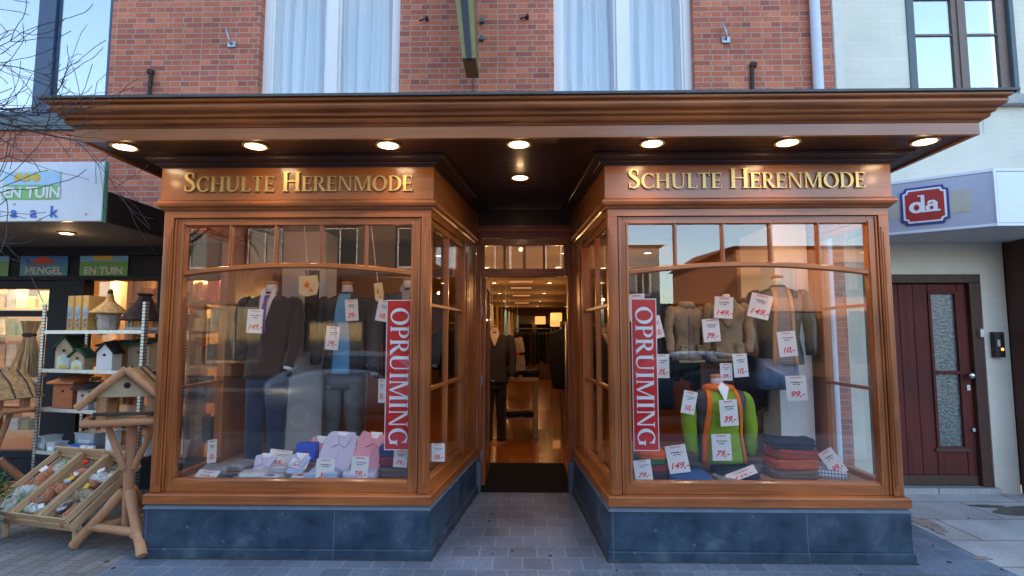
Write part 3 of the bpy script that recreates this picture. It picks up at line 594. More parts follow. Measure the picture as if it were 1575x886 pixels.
MB().box(x0-.08, x1+.13, FY-.09, FY+.12, 4.05, 4.157).build('sill', M['slabs'], wi, world=True, bevel=.005)
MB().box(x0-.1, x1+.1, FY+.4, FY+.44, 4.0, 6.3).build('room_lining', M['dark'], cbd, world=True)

MB().box(3.42, 16, 6.30, 6.40, -.05, 3.2).box(3.42, 16, 6.051, 6.299, 3.1, 3.2).build('sun_block_lining', M['dark'], cbd, world=True)  # unseen dark sheets added behind the wall to stop sun leaking through gaps
M['rain_streak'] = mat('rain_streak', (.50, .485, .42), .7, var=.12, scale=12, stretch=(6, 1, .4))
for x, z, l_ in ((4.30, 4.045, .42), (4.95, 4.045, .30), (5.42, 4.045, .5)):
    MB().prism([(x-.012, z), (x+.016, z), (x+.010, z-l_*.6), (x+.002, z-l_), (x-.006, z-l_*.7)], FY-.0022, FY-.0008).build('stain', M['rain_streak'], cbd, world=True)
# side entrance door
dr = empty('plank_door', (4.2, FY, 0), label='dark red plank house door with two tall frosted panes', cat='door')
yd = FY-.02
f = MB(); f.box(DX0, DX0+.09, yd+.03, yd+.13, .057, DZ); f.box(DX1-.11, DX1-.002, yd+.03, yd+.13, .057, DZ-.09); f.box(DX0+.09, DX1-.002, yd+.025, yd+.13, DZ-.09, DZ-.002)
f.build('door_frame', M['door_frame'], dr, world=True, bevel=.005)
mb = MB(); xa, xb = DX0+.095, DX1-.115; gx0, gx1 = 4.31, 4.56; n = 8
def pl(a, b, c, d): mb.box(a+.002, b-.002, yd+.075, yd+.115, c, d)
xs = [xa+(gx0-.03-xa)*i/4 for i in range(5)]
for i in range(4): pl(xs[i], xs[i+1], .165, DZ-.10)
pl(gx0-.028, gx1+.028, .165, .42); pl(gx0-.028, gx1+.028, 2.06, DZ-.10)
pl(gx1+.03, xb, .165, DZ-.10)
dl = mb.build('door_leaf', M['door_wood'], dr, world=True, bevel=.005)
MB().box(xa, xb, yd+.07, yd+.12, .060, .162).box(gx0-.05, gx1+.05, yd+.055, yd+.08, .40, .435).build('kick_board', M['door_frame'], dr, world=True, bevel=.004)
f = MB()
for a, b, c, d in ((gx0-.03, gx0, .42, 2.06), (gx1, gx1+.03, .42, 2.06), (gx0, gx1, .42, .45), (gx0, gx1, 2.03, 2.06), (gx0, gx1, 1.19, 1.225)): f.box(a, b, yd+.062, yd+.10, c, d)
fr_ = f.build('pane_frame', M['door_wood'], dr, world=True, bevel=.004)
MB().box(gx0, gx1, yd+.09, yd+.096, .45, 1.19).build('pane', M['frosted'], fr_, world=True); MB().box(gx0, gx1, yd+.09, yd+.096, 1.225, 2.03).build('pane', M['frosted'], fr_, world=True)
kx = xb-.045
MB().tube([(kx, yd+.08, 1.18), (kx, yd+.03, 1.18)], .012, 10).build('knob_stem', M['chrome'], dr, world=True, smooth=True)
MB(Matrix.Translation((kx, yd+.03, 1.18)) @ Matrix.Rotation(math.pi/2, 4, 'X')).lathe([(.008, -.01), (.025, -.005), (.034, .012), (.03, .03), (.012, .038)], n=18).build('knob', M['chrome'], dr, world=True, smooth=True)
MB().box(kx-.02, kx+.02, yd+.065, yd+.078, 1.02, 1.08).tube([(kx+.02, yd+.08, .62), (kx+.02, yd+.055, .62)], .02, 10).build('lock', M['chrome'], dr, world=True, bevel=.003)
MB().box(DX0-.02, DX1+.03, FY-.05, FY+.13, -.02, .055).build('threshold', M['slabs'], dr, world=True, bevel=.008)
ic = empty('intercom', (4.905, FY-.03, 1.5), label='black intercom box with small orange light beside plank door', cat='intercom')
MB().box(-.05, .05, -.03, .03, -.13, .13).build('housing', M['black'], ic, bevel=.006)
MB().box(.008, .03, -.034, -.03, -.06, -.035).build('indicator', lamp_mat('orange_led', (1, .25, .03), 1.2), ic)
MB().box(-.03, .0, -.036, -.03, -.02, .05).build('button_plate', M['steel'], ic, bevel=.002)
kp = empty('keypad', (4.765, FY-.005, 1.62), label='small white keypad fixed to the brown door frame', cat='keypad')
MB().box(-.022, .022, -.02, .02, -.045, .045).build('housing', M['zinc'], kp, bevel=.004); MB().box(-.014, .014, -.023, -.02, .005, .03).build('button_plate', M['white'], kp)
# pillar and panel of the neighbouring shop front
sp_ = empty('grey_shop_front', (6, FY, 0), label='grey panelled shop front with metal edge beside the house door', cat='shop front')
MB().box(5.06, 5.14, 5.50, FY-.001, 0, 2.56).build('pillar', M['door_frame'], sp_, world=True, bevel=.004)
MB().box(5.145, 5.165, 5.48, 5.6, 0, 2.56).build('edge_strip', M['lead'], sp_, world=True, bevel=.003)
MB().box(5.175, 9, 5.50, 5.56, 0.3, 2.56).build('panel', mat('blue_grey_panel', (.15, .155, .17), .5, var=.06), sp_, world=True, bevel=.003)
MB().box(5.175, 9, 5.48, 5.6, 0.0, .297).build('plinth', M['stone'], sp_, world=True)

# light sign canopy
sc = empty('sign_canopy', (6, 5.2, 2.57), label='pale grey sign canopy with red and blue emblem over the house door', cat='canopy sign')
A_, B_ = (3.44, 5.46), (4.24, 4.90)
zt, zb_ = 3.08, 2.57
MB().slab([(3.44, FY-.002), A_, B_, (9, 4.90), (9, FY-.002)][::-1], zb_+.02, zt-.01).build('canopy_box', M['sign_grey'], sc, world=True)
MB().slab([(3.46, FY-.004), (3.46, 5.48), (4.25, 4.925), (9, 4.925), (9, FY-.004)][::-1], zb_-.002, zb_+.018).build('soffit', mat('soffit_grey', (.55, .54, .52), .6, var=.05), sc, world=True)
e = MB()
e.sweep([(3.44, FY-.01), A_, B_, (9, 4.90)], [(-.004, zt-.012), (.008, zt-.012), (.008, zt+.014), (-.02, zt+.014)])
e.sweep([(3.44, FY-.01), A_, B_, (9, 4.90)], [(-.004, zb_+.0), (.008, zb_+.0), (.008, zb_+.024), (-.004, zb_+.024)])
e.box(B_[0]-.008, B_[0]+.014, B_[1]-.012, B_[1]+.01, zb_+.026, zt-.014)
e.build('edge_trim', M['sign_white'], sc, world=True)
MB().box(4.262, 9, 4.894, 4.8985, zb_+.03, zt-.02).build('front_sheet', M['sign_white'], sc, world=True)
ang = math.atan2(B_[1]-A_[1], B_[0]-A_[0])
def on_face(mb_, name, mt, u, z, ext=0, parent=sc):
    F = frame(A_, B_); mb_.xf = None
    o = mb_.build(name, mt, parent)
    o.matrix_local = Matrix.Translation(-Vector(sc.location)) @ F @ Matrix.Translation((u, 0, z)) if parent is sc else Matrix.Identity(4)
    return o
on_face(MB().box(-.62, .25, -.0035, -.0005, -.105, .105), 'painted_patch', M['beige_patch'], .56, 2.83)
def octo(w_, h_, c):
    pts = []
    for sx, sy in ((1, 1), (-1, 1), (-1, -1), (1, -1)):
        q = [(sx*w_, sy*(h_-c)), (sx*(w_-c*.45), sy*(h_-c*.45 if False else h_-c*.95)), (sx*(w_-c), sy*(h_-c*.45)), (sx*(w_-c), sy*h_)]
        q = [(sx*w_, sy*(h_-c)), (sx*(w_-c*.75), sy*(h_-c*.75)), (sx*(w_-c), sy*h_)]
        pts += q if sx*sy > 0 else q[::-1]
    return pts
em = on_face(MB().prism(octo(.185, .182, .04), -.012, -.004), 'emblem', M['emblem_blue'], .47, 2.825)
MB().prism(octo(.165, .162, .036), -.015, -.0125).build('emblem_border', M['white_print'], em)
MB().prism(octo(.148, .145, .032), -.018, -.0155).build('emblem_field', M['emblem_red'], em)
mb = MB()
def ringp(cx, cz, rx, rz, th, y0, y1):
    for k_, q in enumerate(ribbon([(cx+rx*math.cos(R(t)), cz+rz*math.sin(R(t))) for t in range(0, 361, 15)], [th*(.75+.45*abs(math.cos(R(t)))) for t in range(0, 361, 15)])):
        mb.prism(q, y0-.00005*k_, y1)
ringp(-.062, -.015, .040, .042, .030, -.0205, -.0185); mb.prism(rect(-.026, -.066, .002, .10), -.0212, -.0186)
mb.prism([(-.05, .10), (.002, .10), (.002, .088), (-.05, .088)], -.0216, -.0187)
ringp(.052, -.028, .030, .028, .026, -.0207, -.0187); mb.prism(rect(.070, -.066, .098, .02), -.0214, -.0188)
mb.prism([(.018, .018), (.035, .042), (.075, .042), (.098, .02), (.070, .010), (.055, .026), (.03, .010)], -.0218, -.0189)
mb.prism(rect(-.012, -.066, .040, -.050), -.0215, -.0187); mb.prism(rect(.085, -.066, .118, -.050), -.0217, -.0187)
mb.build('emblem_letters', M['white_print'], em)

# ------------------------------------------------------------------ canopy of the shop
CX0, CX1, CYF, CZ = -3.08, 3.05, 3.60, 2.942
cpath = [(CX0, FY-.01), (CX0, CYF), (CX1, CYF), (CX1, FY-.01)]
cn = empty('wooden_canopy', (0, CYF, CZ), label='wide varnished wood canopy with stepped moulding over both display windows', cat='canopy')
MB().sweep(cpath, [(-.03, CZ-.012), (0, CZ-.012), (0, CZ+.070), (-.03, CZ+.070)]).build('fascia_board', M['board'], cn, world=True, bevel=.002)
prof = [(-.03, .071), (.004, .071), (.010, .078), (.016, .084), (.030, .088), (.040, .097), (.044, .108), (.040, .118), (.046, .122), (.060, .124), (.066, .130),
        (.064, .138), (.070, .146), (.084, .152), (.100, .162), (.108, .176), (.108, .190), (.102, .200), (.110, .204), (.124, .207), (.128, .216), (.128, .232), (-.03, .232)]
MB().sweep(cpath, [(a, CZ+b) for a, b in prof]).build('moulding', M['wood_h'], cn, world=True, smooth=True, auto=True)
mb = MB().sweep(cpath, [(-.035, CZ+.2335), (.14, CZ+.2335), (.145, CZ+.226), (.150, CZ+.226), (.150, CZ+.243), (-.035, CZ+.248)])
mb.slab([(CX0+.03, FY-.011), (CX0+.03, CYF+.03), (CX1-.03, CYF+.03), (CX1-.03, FY-.011)][::-1], CZ+.20, CZ+.245)
mb.build('lead_top', M['lead'], cn, world=True)
mb = MB(); n = 16
for i in range(n):                                                # soffit boards
    y0 = CYF+.032+(FY-.02-CYF-.032)*i/n; y1 = CYF+.032+(FY-.02-CYF-.032)*(i+1)/n-.003
    mb.box(CX0+.032, CX1-.032, y0, y1, CZ, CZ+.016)
mb.box(CX0+.031, CX1-.031, CYF+.031, FY-.02, CZ+.0175, CZ+.05)
mb.build('soffit', M['soffit'], cn, world=True, bevel=.0015)
def downlight(x, y, z, lab, group, r=.068, mt='lamp', power=2.1, host='soffit'):
    t = empty('downlight', (x, y, z), label=lab, cat='downlight', group=group)
    MB().lathe([(r+.004, -.001), (r+.022, -.003), (r+.024, -.009), (r+.012, -.014), (r+.001, -.012), (r+.001, -.001)], n=28).build('trim_ring', M['gold'], t, smooth=True)
    MB().lathe([(r, -.006), (r, -.0105), (r*.6, -.013), (.001, -.0135)], n=24).build('bulb_face', M[mt], t, smooth=True)
    l = bpy.data.lights.new('lamp_light', 'SPOT'); l.energy = power*.8; l.color = (1, .76, .50); l.spot_size = R(125); l.spot_blend = .7; l.shadow_soft_size = .05
    lo = bpy.data.objects.new('lamp_light', l); COL.objects.link(lo); lo.parent = t; lo.location = (0, 0, -.03)
    l = bpy.data.lights.new('lamp_glow_light', 'POINT'); l.energy = power*.06; l.color = (1, .6, .28); l.shadow_soft_size = .03
    lo = bpy.data.objects.new('lamp_glow_light', l); COL.objects.link(lo); lo.parent = t; lo.location = (0, 0, -.11)
    return t
nm = ['first', 'second', 'third', 'fourth', 'fifth', 'sixth', 'seventh']
for i, (px, py) in enumerate(((192, 224), (393, 223), (597, 222), (798, 221), (1003, 218), (1211, 215), (1422, 213))):
    p = at(px, py, 3.745)
    downlight(p.x, 3.745, CZ, '%s round lamp from the brick-side end under the canopy edge' % nm[i] if False else ['lit canopy lamp nearest the garden shop sign', 'lit canopy lamp above the first word over the suit window', 'lit canopy lamp above the second word over the suit window', 'lit canopy lamp centred before the entrance at the front edge', 'lit canopy lamp above the first word over the jacket window', 'lit canopy lamp above the second word over the jacket window', 'lit canopy lamp nearest the cream house'][i], 'round lamps under the canopy edge')
downlight(-.018, 4.56, CZ, 'lit lamp deep in the entrance ceiling behind the front row', 'round lamps under the canopy edge', r=.062, power=1.8)

# ------------------------------------------------------------------ display bays
def bay(name, lab, path, front, sides, seed):
    """front: (i0) index of the front edge; sides: (edge index, glass u0, u1, cols)"""
    t = empty(name, (path[front][0], path[front][1], 0), label=lab, cat='display window', group='display windows of the shop')
    MB().sweep(path, [(-.12, 0), (.035, 0), (.035, .066), (.03, .072), (-.12, .072)]).build('skirting', M['stone'], t, world=True, bevel=.003)
    MB().sweep(path, [(-.12, .073), (.022, .073), (.022, .338), (-.12, .338)]).build('plinth', M['stone'], t, world=True, bevel=.002)
    MB().sweep(path, [(-.12, .339), (.024, .339), (.030, .345), (.006, .376), (-.12, .376)]).build('plinth_cap', M['stone_cap'], t, world=True)
    MB().sweep(path, [(-.10, .377), (.030, .377), (.030, .438), (.022, .446), (-.018, .452), (-.10, .452)]).build('bottom_rail', M['wood_h'], t, world=True, bevel=.002)
    MB().sweep(path, [(-.09, 2.49), (.0, 2.49), (.0, 2.54), (.012, 2.545), (.022, 2.560), (.040, 2.572), (.048, 2.590), (.048, 2.602), (.036, 2.606), (.030, 2.616), (.018, 2.62), (-.09, 2.62)]).build('lower_moulding', M['wood_h'], t, world=True)
    MB().sweep(path, [(-.09, 2.621), (.022, 2.621), (.022, 2.868), (-.09, 2.868)]).build('name_board', M['board'], t, world=True)
    MB().sweep(path, [(-.09, 2.869), (.030, 2.869), (.036, 2.880), (.052, 2.884), (.058, 2.896), (.080, 2.904), (.100, 2.916), (.106, 2.928), (.135, 2.932), (.135, 2.941), (-.09, 2.941)]).build('cornice', M['soffit'], t, world=True)
    # front window: outer posts, sash, arched transom
    F = frame(path[front], path[front+1]); L_ = (Vector(path[front+1])-Vector(path[front])).length
    cp = []
    for u0_, u in ((0, .010), (L_-.072, L_-.062)):                  # raised fillet on each post
        mb = MB(F); mb.box(u0_, u0_+.072, 0, .09, .453, 2.489)
        mb.box(u, u+.052, -.008, -.0005, .50, 2.40); mb.box(u+.012, u+.04, -.014, -.0085, .53, 2.36); cp.append(mb)
    parts('corner_post', M['wood_v'], t, cp, world=True, bevel=.004)
    g0, g1, gz0, gz1 = .155, L_-.150, .545, 2.435
    m1 = MB(F).box(.074, g0, .020, .075, .453, 2.488).box(.080, .092, .008, .019, .46, 2.48).box(g0-.018, g0-.006, .010, .019, .53, 2.45)
    m2 = MB(F).box(g1, L_-.074, .020, .075, .453, 2.488).box(L_-.092, L_-.080, .008, .019, .46, 2.48).box(g1+.006, g1+.018, .010, .019, .53, 2.45)
    parts('sash_stile', M['wood_v'], t, (m1, m2), world=True, bevel=.003)
    m1 = MB(F).box(g0, g1, .020, .075, .453, .53); m1.add([(g0, .02, .5305), (g1, .02, .5305), (g1, .036, .545), (g0, .036, .545), (g0, .07, .5305), (g1, .07, .5305), (g1, .07, .545), (g0, .07, .545)], [(0,1,2,3), (3,2,6,7), (7,6,5,4), (4,5,1,0), (0,3,7,4), (1,5,6,2)])
    m2 = MB(F).box(g0, g1, .020, .075, 2.435, 2.488)
    parts('sash_rail', M['wood_h'], t, (m1, m2), world=True, bevel=.003)
    za, rise, th = 2.045, .062, .040
    N_ = 28; vs_ = []
    for k in range(N_+1):
        u = g0+(g1-g0)*k/N_; z = za+rise*(1-((u-(g0+g1)/2)/((g1-g0)/2))**2)
        vs_ += [(u, .022, z+.008), (u, .022, z+th-.008), (u, .032, z+th), (u, .062, z+th), (u, .062, z), (u, .032, z)]
    mb = MB(F); mb.add(vs_, [(k*6+j, k*6+(j+1) % 6, (k+1)*6+(j+1) % 6, (k+1)*6+j) for k in range(N_) for j in range(6)]+[(0,1,2,3,4,5), tuple(N_*6+j for j in (5,4,3,2,1,0))])
    mb.build('arched_bar', M['wood_h'], t, world=True, smooth=True, auto=True)
    mb = MB(F)
    for i in range(1, 5):
        u = g0+(g1-g0)*i/5; z = za+rise*(1-((u-(g0+g1)/2)/((g1-g0)/2))**2)+th-.004
        mb.prism([(u-.012, z), (u+.012, z), (u+.012, 2.437), (u-.012, 2.437)], .030, .044); mb.prism([(u-.006, z), (u+.006, z), (u+.006, 2.437), (u-.006, 2.437)], .022, .0297)
        mb.prism([(u-.012, z), (u+.012, z), (u+.012, 2.437), (u-.012, 2.437)], .053, .062)
        mb.build('glazing_bar', M['wood_v'], t, world=True, bevel=.002); mb = MB(F)
    MB(F).box(g0-.01, g1+.01, .046, .051, gz0-.01, gz1+.01).build('pane', M['glass'], t, world=True)
    # side windows
    for e_, u0, u1, cols in sides:
        F = frame(path[e_], path[e_+1]); L2 = (Vector(path[e_+1])-Vector(path[e_])).length
        rev = e_ < front; a, b = u0, u1
        lo = .0745 if not rev else 0.0; hi = L2-.0745 if rev else L2
        m1 = MB(F).box(lo, a, .0 if a > .2 else .02, .07, .453, 2.489); m2 = MB(F).box(b, hi, .0 if hi-b > .2 else .02, .07, .453, 2.489)
        big, mg = ((0, a), m1) if a > .2 else ((b, hi), m2)
        if big[1]-big[0] > .25:                                     # solid panel with fillets towards the wall
            c0_, c1_ = big[0]+.06, big[1]-.08
            mg.box(c0_, c0_+.03, -.012, -.0005, .55, 2.40).box(c1_-.03, c1_, -.012, -.0005, .55, 2.40).box(c0_+.07, c0_+.09, -.010, -.0005, .55, 2.40)
        parts('side_post', M['wood_v'], t, (m1, m2), world=True, bevel=.003)
        parts('side_rail', M['wood_h'], t, (MB(F).box(a, b, .02, .07, .453, .53).box(a, b, .012, .019, .500, .528), MB(F).box(a, b, .02, .07, 2.44, 2.489), MB(F).box(a, b, .026, .060, 1.177, 1.203), MB(F).box(a, b, .026, .060, 1.817, 1.843)), world=True, bevel=.003)
        mb = MB(F)
        for c in range(1, cols):
            u = a+(b-a)*c/cols; mb.box(u-.012, u+.012, .024, .0615, .531, 2.439)
        if cols > 1: mb.build('side_glazing_bar', M['wood_v'], t, world=True, bevel=.002)
        MB(F).box(a-.005, b+.005, .046, .051, .525, 2.445).build('side_pane', M['glass'], t, world=True)
    return t
LP = [(-2.73, FY-.05), (-2.73, 4.06), (-.69, 4.06), (-.49, 5.74)]
RP = [(.54, 5.74), (.64, 4.06), (2.72, 4.06), (2.72, FY-.05)]
lb = bay('display_bay', 'wooden display window bay with the suit mannequin, beside the garden shop', LP, 1, [(0, .88, 1.59, 1), (2, .11, 1.17, 2)], 1)
rb = bay('display_bay', 'wooden display window bay with the green jersey, beside the cream house', RP, 1, [(0, .52, 1.57, 2), (2, .11, .82, 1)], 2)
for bt, path in ((lb, LP), (rb, RP)):
    ins = [(-2.62, FY), (-2.62, 4.16), (-.80, 4.16), (-.62, FY)] if bt is lb else [(.67, FY), (.75, 4.16), (2.61, 4.16), (2.61, FY)]
    MB().slab(ins[::-1], .40, .50).build('display_floor', M['parquet'] if False else mat('display_floor_wood', (.40, .20, .09), .5, var=.15, scale=6, stretch=(1, 8, 1)), bt, world=True)
    MB().slab(ins[::-1], 2.62, 2.66).build('ceiling_panel', M['ceiling'], bt, world=True)
for path in (LP, RP): tag(MB().sweep([path[0], path[1], path[2], path[3]], [(.034, .001), (.046, .001), (.046, .005), (.034, .006)]).build('dirty_joint', M['grime']), kind='structure')
# raised brass lettering
def name_sign(x0px, x1px, ypx, lab):
    a, b = at(x0px, ypx, 4.04), at(x1px, ypx, 4.04)
    txt = 'SCHULTE HERENMODE'; big = (0, 8); caps = [.150 if i in big else .116 for i in range(len(txt))]
    ls, wid = letters(txt, .116, .016, caps)
    k_ = (b.x-a.x)/wid
    t = empty('shop_name_sign', (a.x, 4.0365, a.z), label=lab, cat='sign', group='raised shop names')
    for c, mb in ls:
        for v in mb.v: v.x *= k_
        mb.build('letter', M['gold'], t)
    return t
name_sign(284, 637, 296, 'raised brass shop name on the board over the suit window')
name_sign(965, 1331, 291, 'raised brass shop name on the board over the jacket window')
# sale banners behind the glass
def banner(x0, y0, x1, y1, Y, lab):
    c = at((x0+x1)/2, (y0+y1)/2, Y); a, b = at(x0, y0, Y), at(x1, y1, Y); hw, hh = (b.x-a.x)/2, (a.z-b.z)/2
    t = empty('sale_banner', c, label=lab, cat='banner', group='red sale banners')
    MB().box(-hw, hw, -.0015, .0015, -hh, hh).build('banner_sheet', M['white_print'], t)
    MB().box(-hw+.006, hw-.006, -.0028, -.0018, -hh+.006, hh-.006).build('banner_field', M['red'], t)
    ls, wid = letters('OPRUIMING', 1, .0012); s_ = (2*hh*.925)/wid; cap = hw*1.36
    mb = MB()
    for c_, m_ in ls:
        for f in m_.f: mb.f.append([i+len(mb.v) for i in f])
        for v in m_.v: mb.v.append(Vector((v.z*cap-cap/2, -.0032+v.y*.9, hh*.925-v.x*s_-.02)))
    mb.build('banner_letters', M['white_print'], t)
banner(595, 460, 633, 691, 4.135, 'red sale banner stuck inside the suit window')
banner(970, 458, 1014, 692, 4.135, 'red sale banner stuck inside the jacket window')

# ------------------------------------------------------------------ entrance
DYW = 5.75
en = empty('shop_entrance', (0, DYW, 0), label='wooden shop entrance frame with small panes above the open door', cat='entrance')
for a, b, c, d in ((-.49, -.435, -.455, -.441), (.475, .54, .485, .50)):
    MB().box(a, b, DYW+.0, DYW+.12, .30, 2.66).box(c, d, DYW-.012, DYW-.001, .31, 2.60).build('door_post', M['wood_v'], en, world=True, bevel=.004)
mb = MB(); mb.box(-.434, .474, DYW+.01, DYW+.10, 2.215, 2.300); mb.box(-.434, .474, DYW-.002, DYW+.009, 2.24, 2.262); mb.box(-.434, .474, DYW+.01, DYW+.10, 2.55, 2.62)
mb.box(-.434, -.40, DYW+.015, DYW+.07, 2.301, 2.549); mb.box(.44, .474, DYW+.015, DYW+.07, 2.301, 2.549)
mb.build('head_rail', M['wood_h'], en, world=True, bevel=.004)
for i in (1, 2, 3): u = -.40+.84*i/4; MB().box(u-.013, u+.013, DYW+.02, DYW+.06, 2.301, 2.549).build('glazing_bar', M['wood_v'], en, world=True, bevel=.002)
MB().box(-.40, .44, DYW+.036, DYW+.042, 2.3, 2.55).build('pane', glass('transom_glass', 1.7), en, world=True)
MB().sweep([(-.5, DYW), (.55, DYW)], [(-.1, 2.625), (.0, 2.625), (.006, 2.65), (.02, 2.655), (.03, 2.67), (.05, 2.69), (.055, 2.72), (.07, 2.73), (.07, 2.745), (-.1, 2.745)]).build('moulding', M['wood_h'], en, world=True)
MB().box(-.5, .55, DYW+.01, DYW+.10, 2.746, 2.94).build('upper_panel', M['soffit'], en, world=True)
for a, b in ((-.50, -.43), (.47, .55)): MB().box(a, b, DYW-.03, DYW+.12, 0, .299).build('stone_foot', M['stone_cap'], en, world=True, bevel=.004)
mb = MB(); mb.box(-.434, -.395, 5.87, 5.95, .03, 2.21); mb.box(-.434, -.395, 6.62, 6.72, .03, 2.21); mb.box(-.434, -.395, 5.95, 6.62, .03, .25); mb.box(-.434, -.395, 5.95, 6.62, 2.12, 2.21)
dl = mb.build('open_door', M['wood_v'], en, world=True, bevel=.003)
MB().box(-.418, -.412, 5.95, 6.62, .25, 2.12).build('door_pane', M['glass'], dl, world=True)
for z in (1.85, 1.12, .34): MB().box(-.4365, -.425, 5.835, 5.865, z-.05, z+.05).build('hinge', M['zinc'], dl, world=True)
MB().tube([(-.395, 6.60, 1.05), (-.345, 6.60, 1.05), (-.345, 6.48, 1.05)], .010, 8).build('door_handle', M['chrome'], dl, world=True, smooth=True)
tag(MB().box(-.47, .51, DYW-.02, 6.998, -.02, .006).build('door_mat', M['mat_black']), 'black entrance mat lying in the shop doorway', 'door mat')

# ================================================================== INTERIOR OF THE CLOTHES SHOP
si = empty('shop_interior', (0, 14, 0), label='warm lit room of the clothes shop behind the open doorway', cat='shop interior')
cells(MB(), -3.0, -2.9, 0, 2.75, 6.05, 26, []).box(3.0, 3.1, 6.05, 26, 0, 2.75).box(-2.9, 3.0, 25.9, 26, 0, 2.75).build('wall', mat('warm_wall', (.22, .11, .045), .8, var=.1), si, world=True)
MB().box(-3.0, 3.1, 6.05, 26, 2.75, 2.80).box(-3.0, 3.08, 6.045, 6.30, 2.66, 2.749).build('ceiling_panel', M['ceiling'], si, world=True)
MB().box(-2.9, 3.0, 5.8, 6.99, -.06, -.01).build('floor_panel', M['parquet'], si, world=True)
MB().box(-2.9, -.52, 5.8, 6.99, -.01, .0).box(.52, 3.0, 5.8, 6.99, -.01, 0).build('floor_strip', M['parquet'], si, world=True)
# warm cove over the suit window, and bulkhead over the far racks
MB().box(-2.88, -.9, 7.0, 7.12, 2.35, 2.748).box(-2.88, -1.6, 8.6, 8.72, 2.2, 2.748).build('cove_panel', M['ceiling'], si, world=True)
def spot_in(x, y, lab, power=0, z=2.748, strength='lamp_small', size=.05):
    t = empty('ceiling_spot', (x, y, z), label=lab, cat='ceiling spot', group='small lamps in the shop ceiling')
    MB().lathe([(size, 0), (size+.02, -.004), (size+.02, -.012), (size, -.014), (size, -.002)], n=16).build('trim_ring', M['zinc'], t)
    MB().lathe([(size*.96, -.003), (size*.96, -.010), (.002, -.012)], n=14).build('bulb_face', M[strength], t)
    if power:
        l = bpy.data.lights.new('lamp_light', 'POINT'); l.energy = power; l.color = (1, .50, .18); l.shadow_soft_size = .012
        lo = bpy.data.objects.new('lamp_light', l); COL.objects.link(lo); lo.parent = t; lo.location = (0, 0, -.55 if z > 2.7 else -.09)
k = 0
for y in (7.6, 9.2, 12.0, 15.0, 18.5, 22.0):
    for x in (-1.75, -.62, .60, 1.75):
        near = {7.6: 'over the first tables', 9.2: 'over the front rail', 12.0: 'over the middle aisle', 15.0: 'beyond the middle aisle', 18.5: 'near the counter', 22.0: 'over the counter'}[y]
        side = {-1.75: 'outer lamp on the suit side', -.62: 'inner lamp on the suit side', .60: 'inner lamp on the jacket side', 1.75: 'outer lamp on the jacket side'}[x]
        spot_in(x, y, 'small ceiling %s %s' % (side, near), power=(.9 if (abs(x) > 1 and y < 10) else 1.9 if (abs(x) < 1) else 0))
for i, y in enumerate((10.2, 11.6, 13.2, 15.8, 19.5)):
    t = tag(MB().box(-.28, .22, y, y+.14, 2.725, 2.749).build('ceiling_grille', lamp_mat('dim_glow', (1, .6, .3), .05)), '%s glowing ceiling slot along the shop aisle' % ('nearest', 'second', 'third', 'fourth', 'farthest')[i], 'ceiling light', 'slots in the shop ceiling')
# unseen fill lamps added in the bay ceilings to brighten goods and price cards
for x, y, lab, en_ in ((-2.1, 4.36, 'added fill lamp in the ceiling over the dark suit', .6), (-1.3, 4.36, 'added fill lamp in the ceiling over the grey coat', .8), (1.25, 4.34, 'added fill lamp in the ceiling over the khaki jackets', 1.6), (2.1, 4.34, 'added fill lamp in the ceiling over the leather jacket', 1.9)):
    spot_in(x, y, lab, power=en_, z=2.619)

def folded(mb, c, w_, d, h, rz=0, seed=0, pw=7):
    rnd = random.Random(seed); m = Matrix.Translation(c) @ Matrix.Rotation(rz, 4, 'Z'); b = MB(m); ph = [rnd.uniform(0, 6) for _ in range(3)]; n = 36
    vs = []
    lv = ((0, .93), (.15, .99), (.38, 1), (.50, .955), (.62, 1), (.86, .985), (1, .92))
    for k, (z, s) in enumerate(lv):
        for i in range(n):
            t = 2*math.pi*i/n; c_, q = math.cos(t), math.sin(t); e = 2/pw
            r = s*(1+.02*math.sin(3*t+ph[0])+.012*math.sin(7*t+ph[1]+k))
            vs.append((w_/2*r*math.copysign(abs(c_)**e, c_), d/2*r*math.copysign(abs(q)**e, q), h*z+h*.12*math.sin(2*t+ph[2])*(z > 0)))
    nl = len(lv)
    fs = [(i*n+j, i*n+(j+1) % n, (i+1)*n+(j+1) % n, (i+1)*n+j) for i in range(nl-1) for j in range(n)]+[tuple(range(n-1, -1, -1))]
    top = (nl-1)*n; vs.append((0, 0, h*1.06)); fs += [(top+j, top+(j+1) % n, len(vs)-1) for j in range(n)]
    b.add(vs, fs); o = len(mb.v); mb.v += b.v; mb.f += [[i+o for i in f] for f in b.f]
    return mb
def folded_thing(name, lab, cat, x, y, z, w_, d, h, mt, rz=0, seed=0, group=None):
    t = folded(MB(), (0, 0, 0), w_, d, h, 0, seed).build(name, mt, smooth=True); t.location = (x, y, z); t.rotation_euler = (0, 0, rz)
    return tag(t, lab, cat, group)

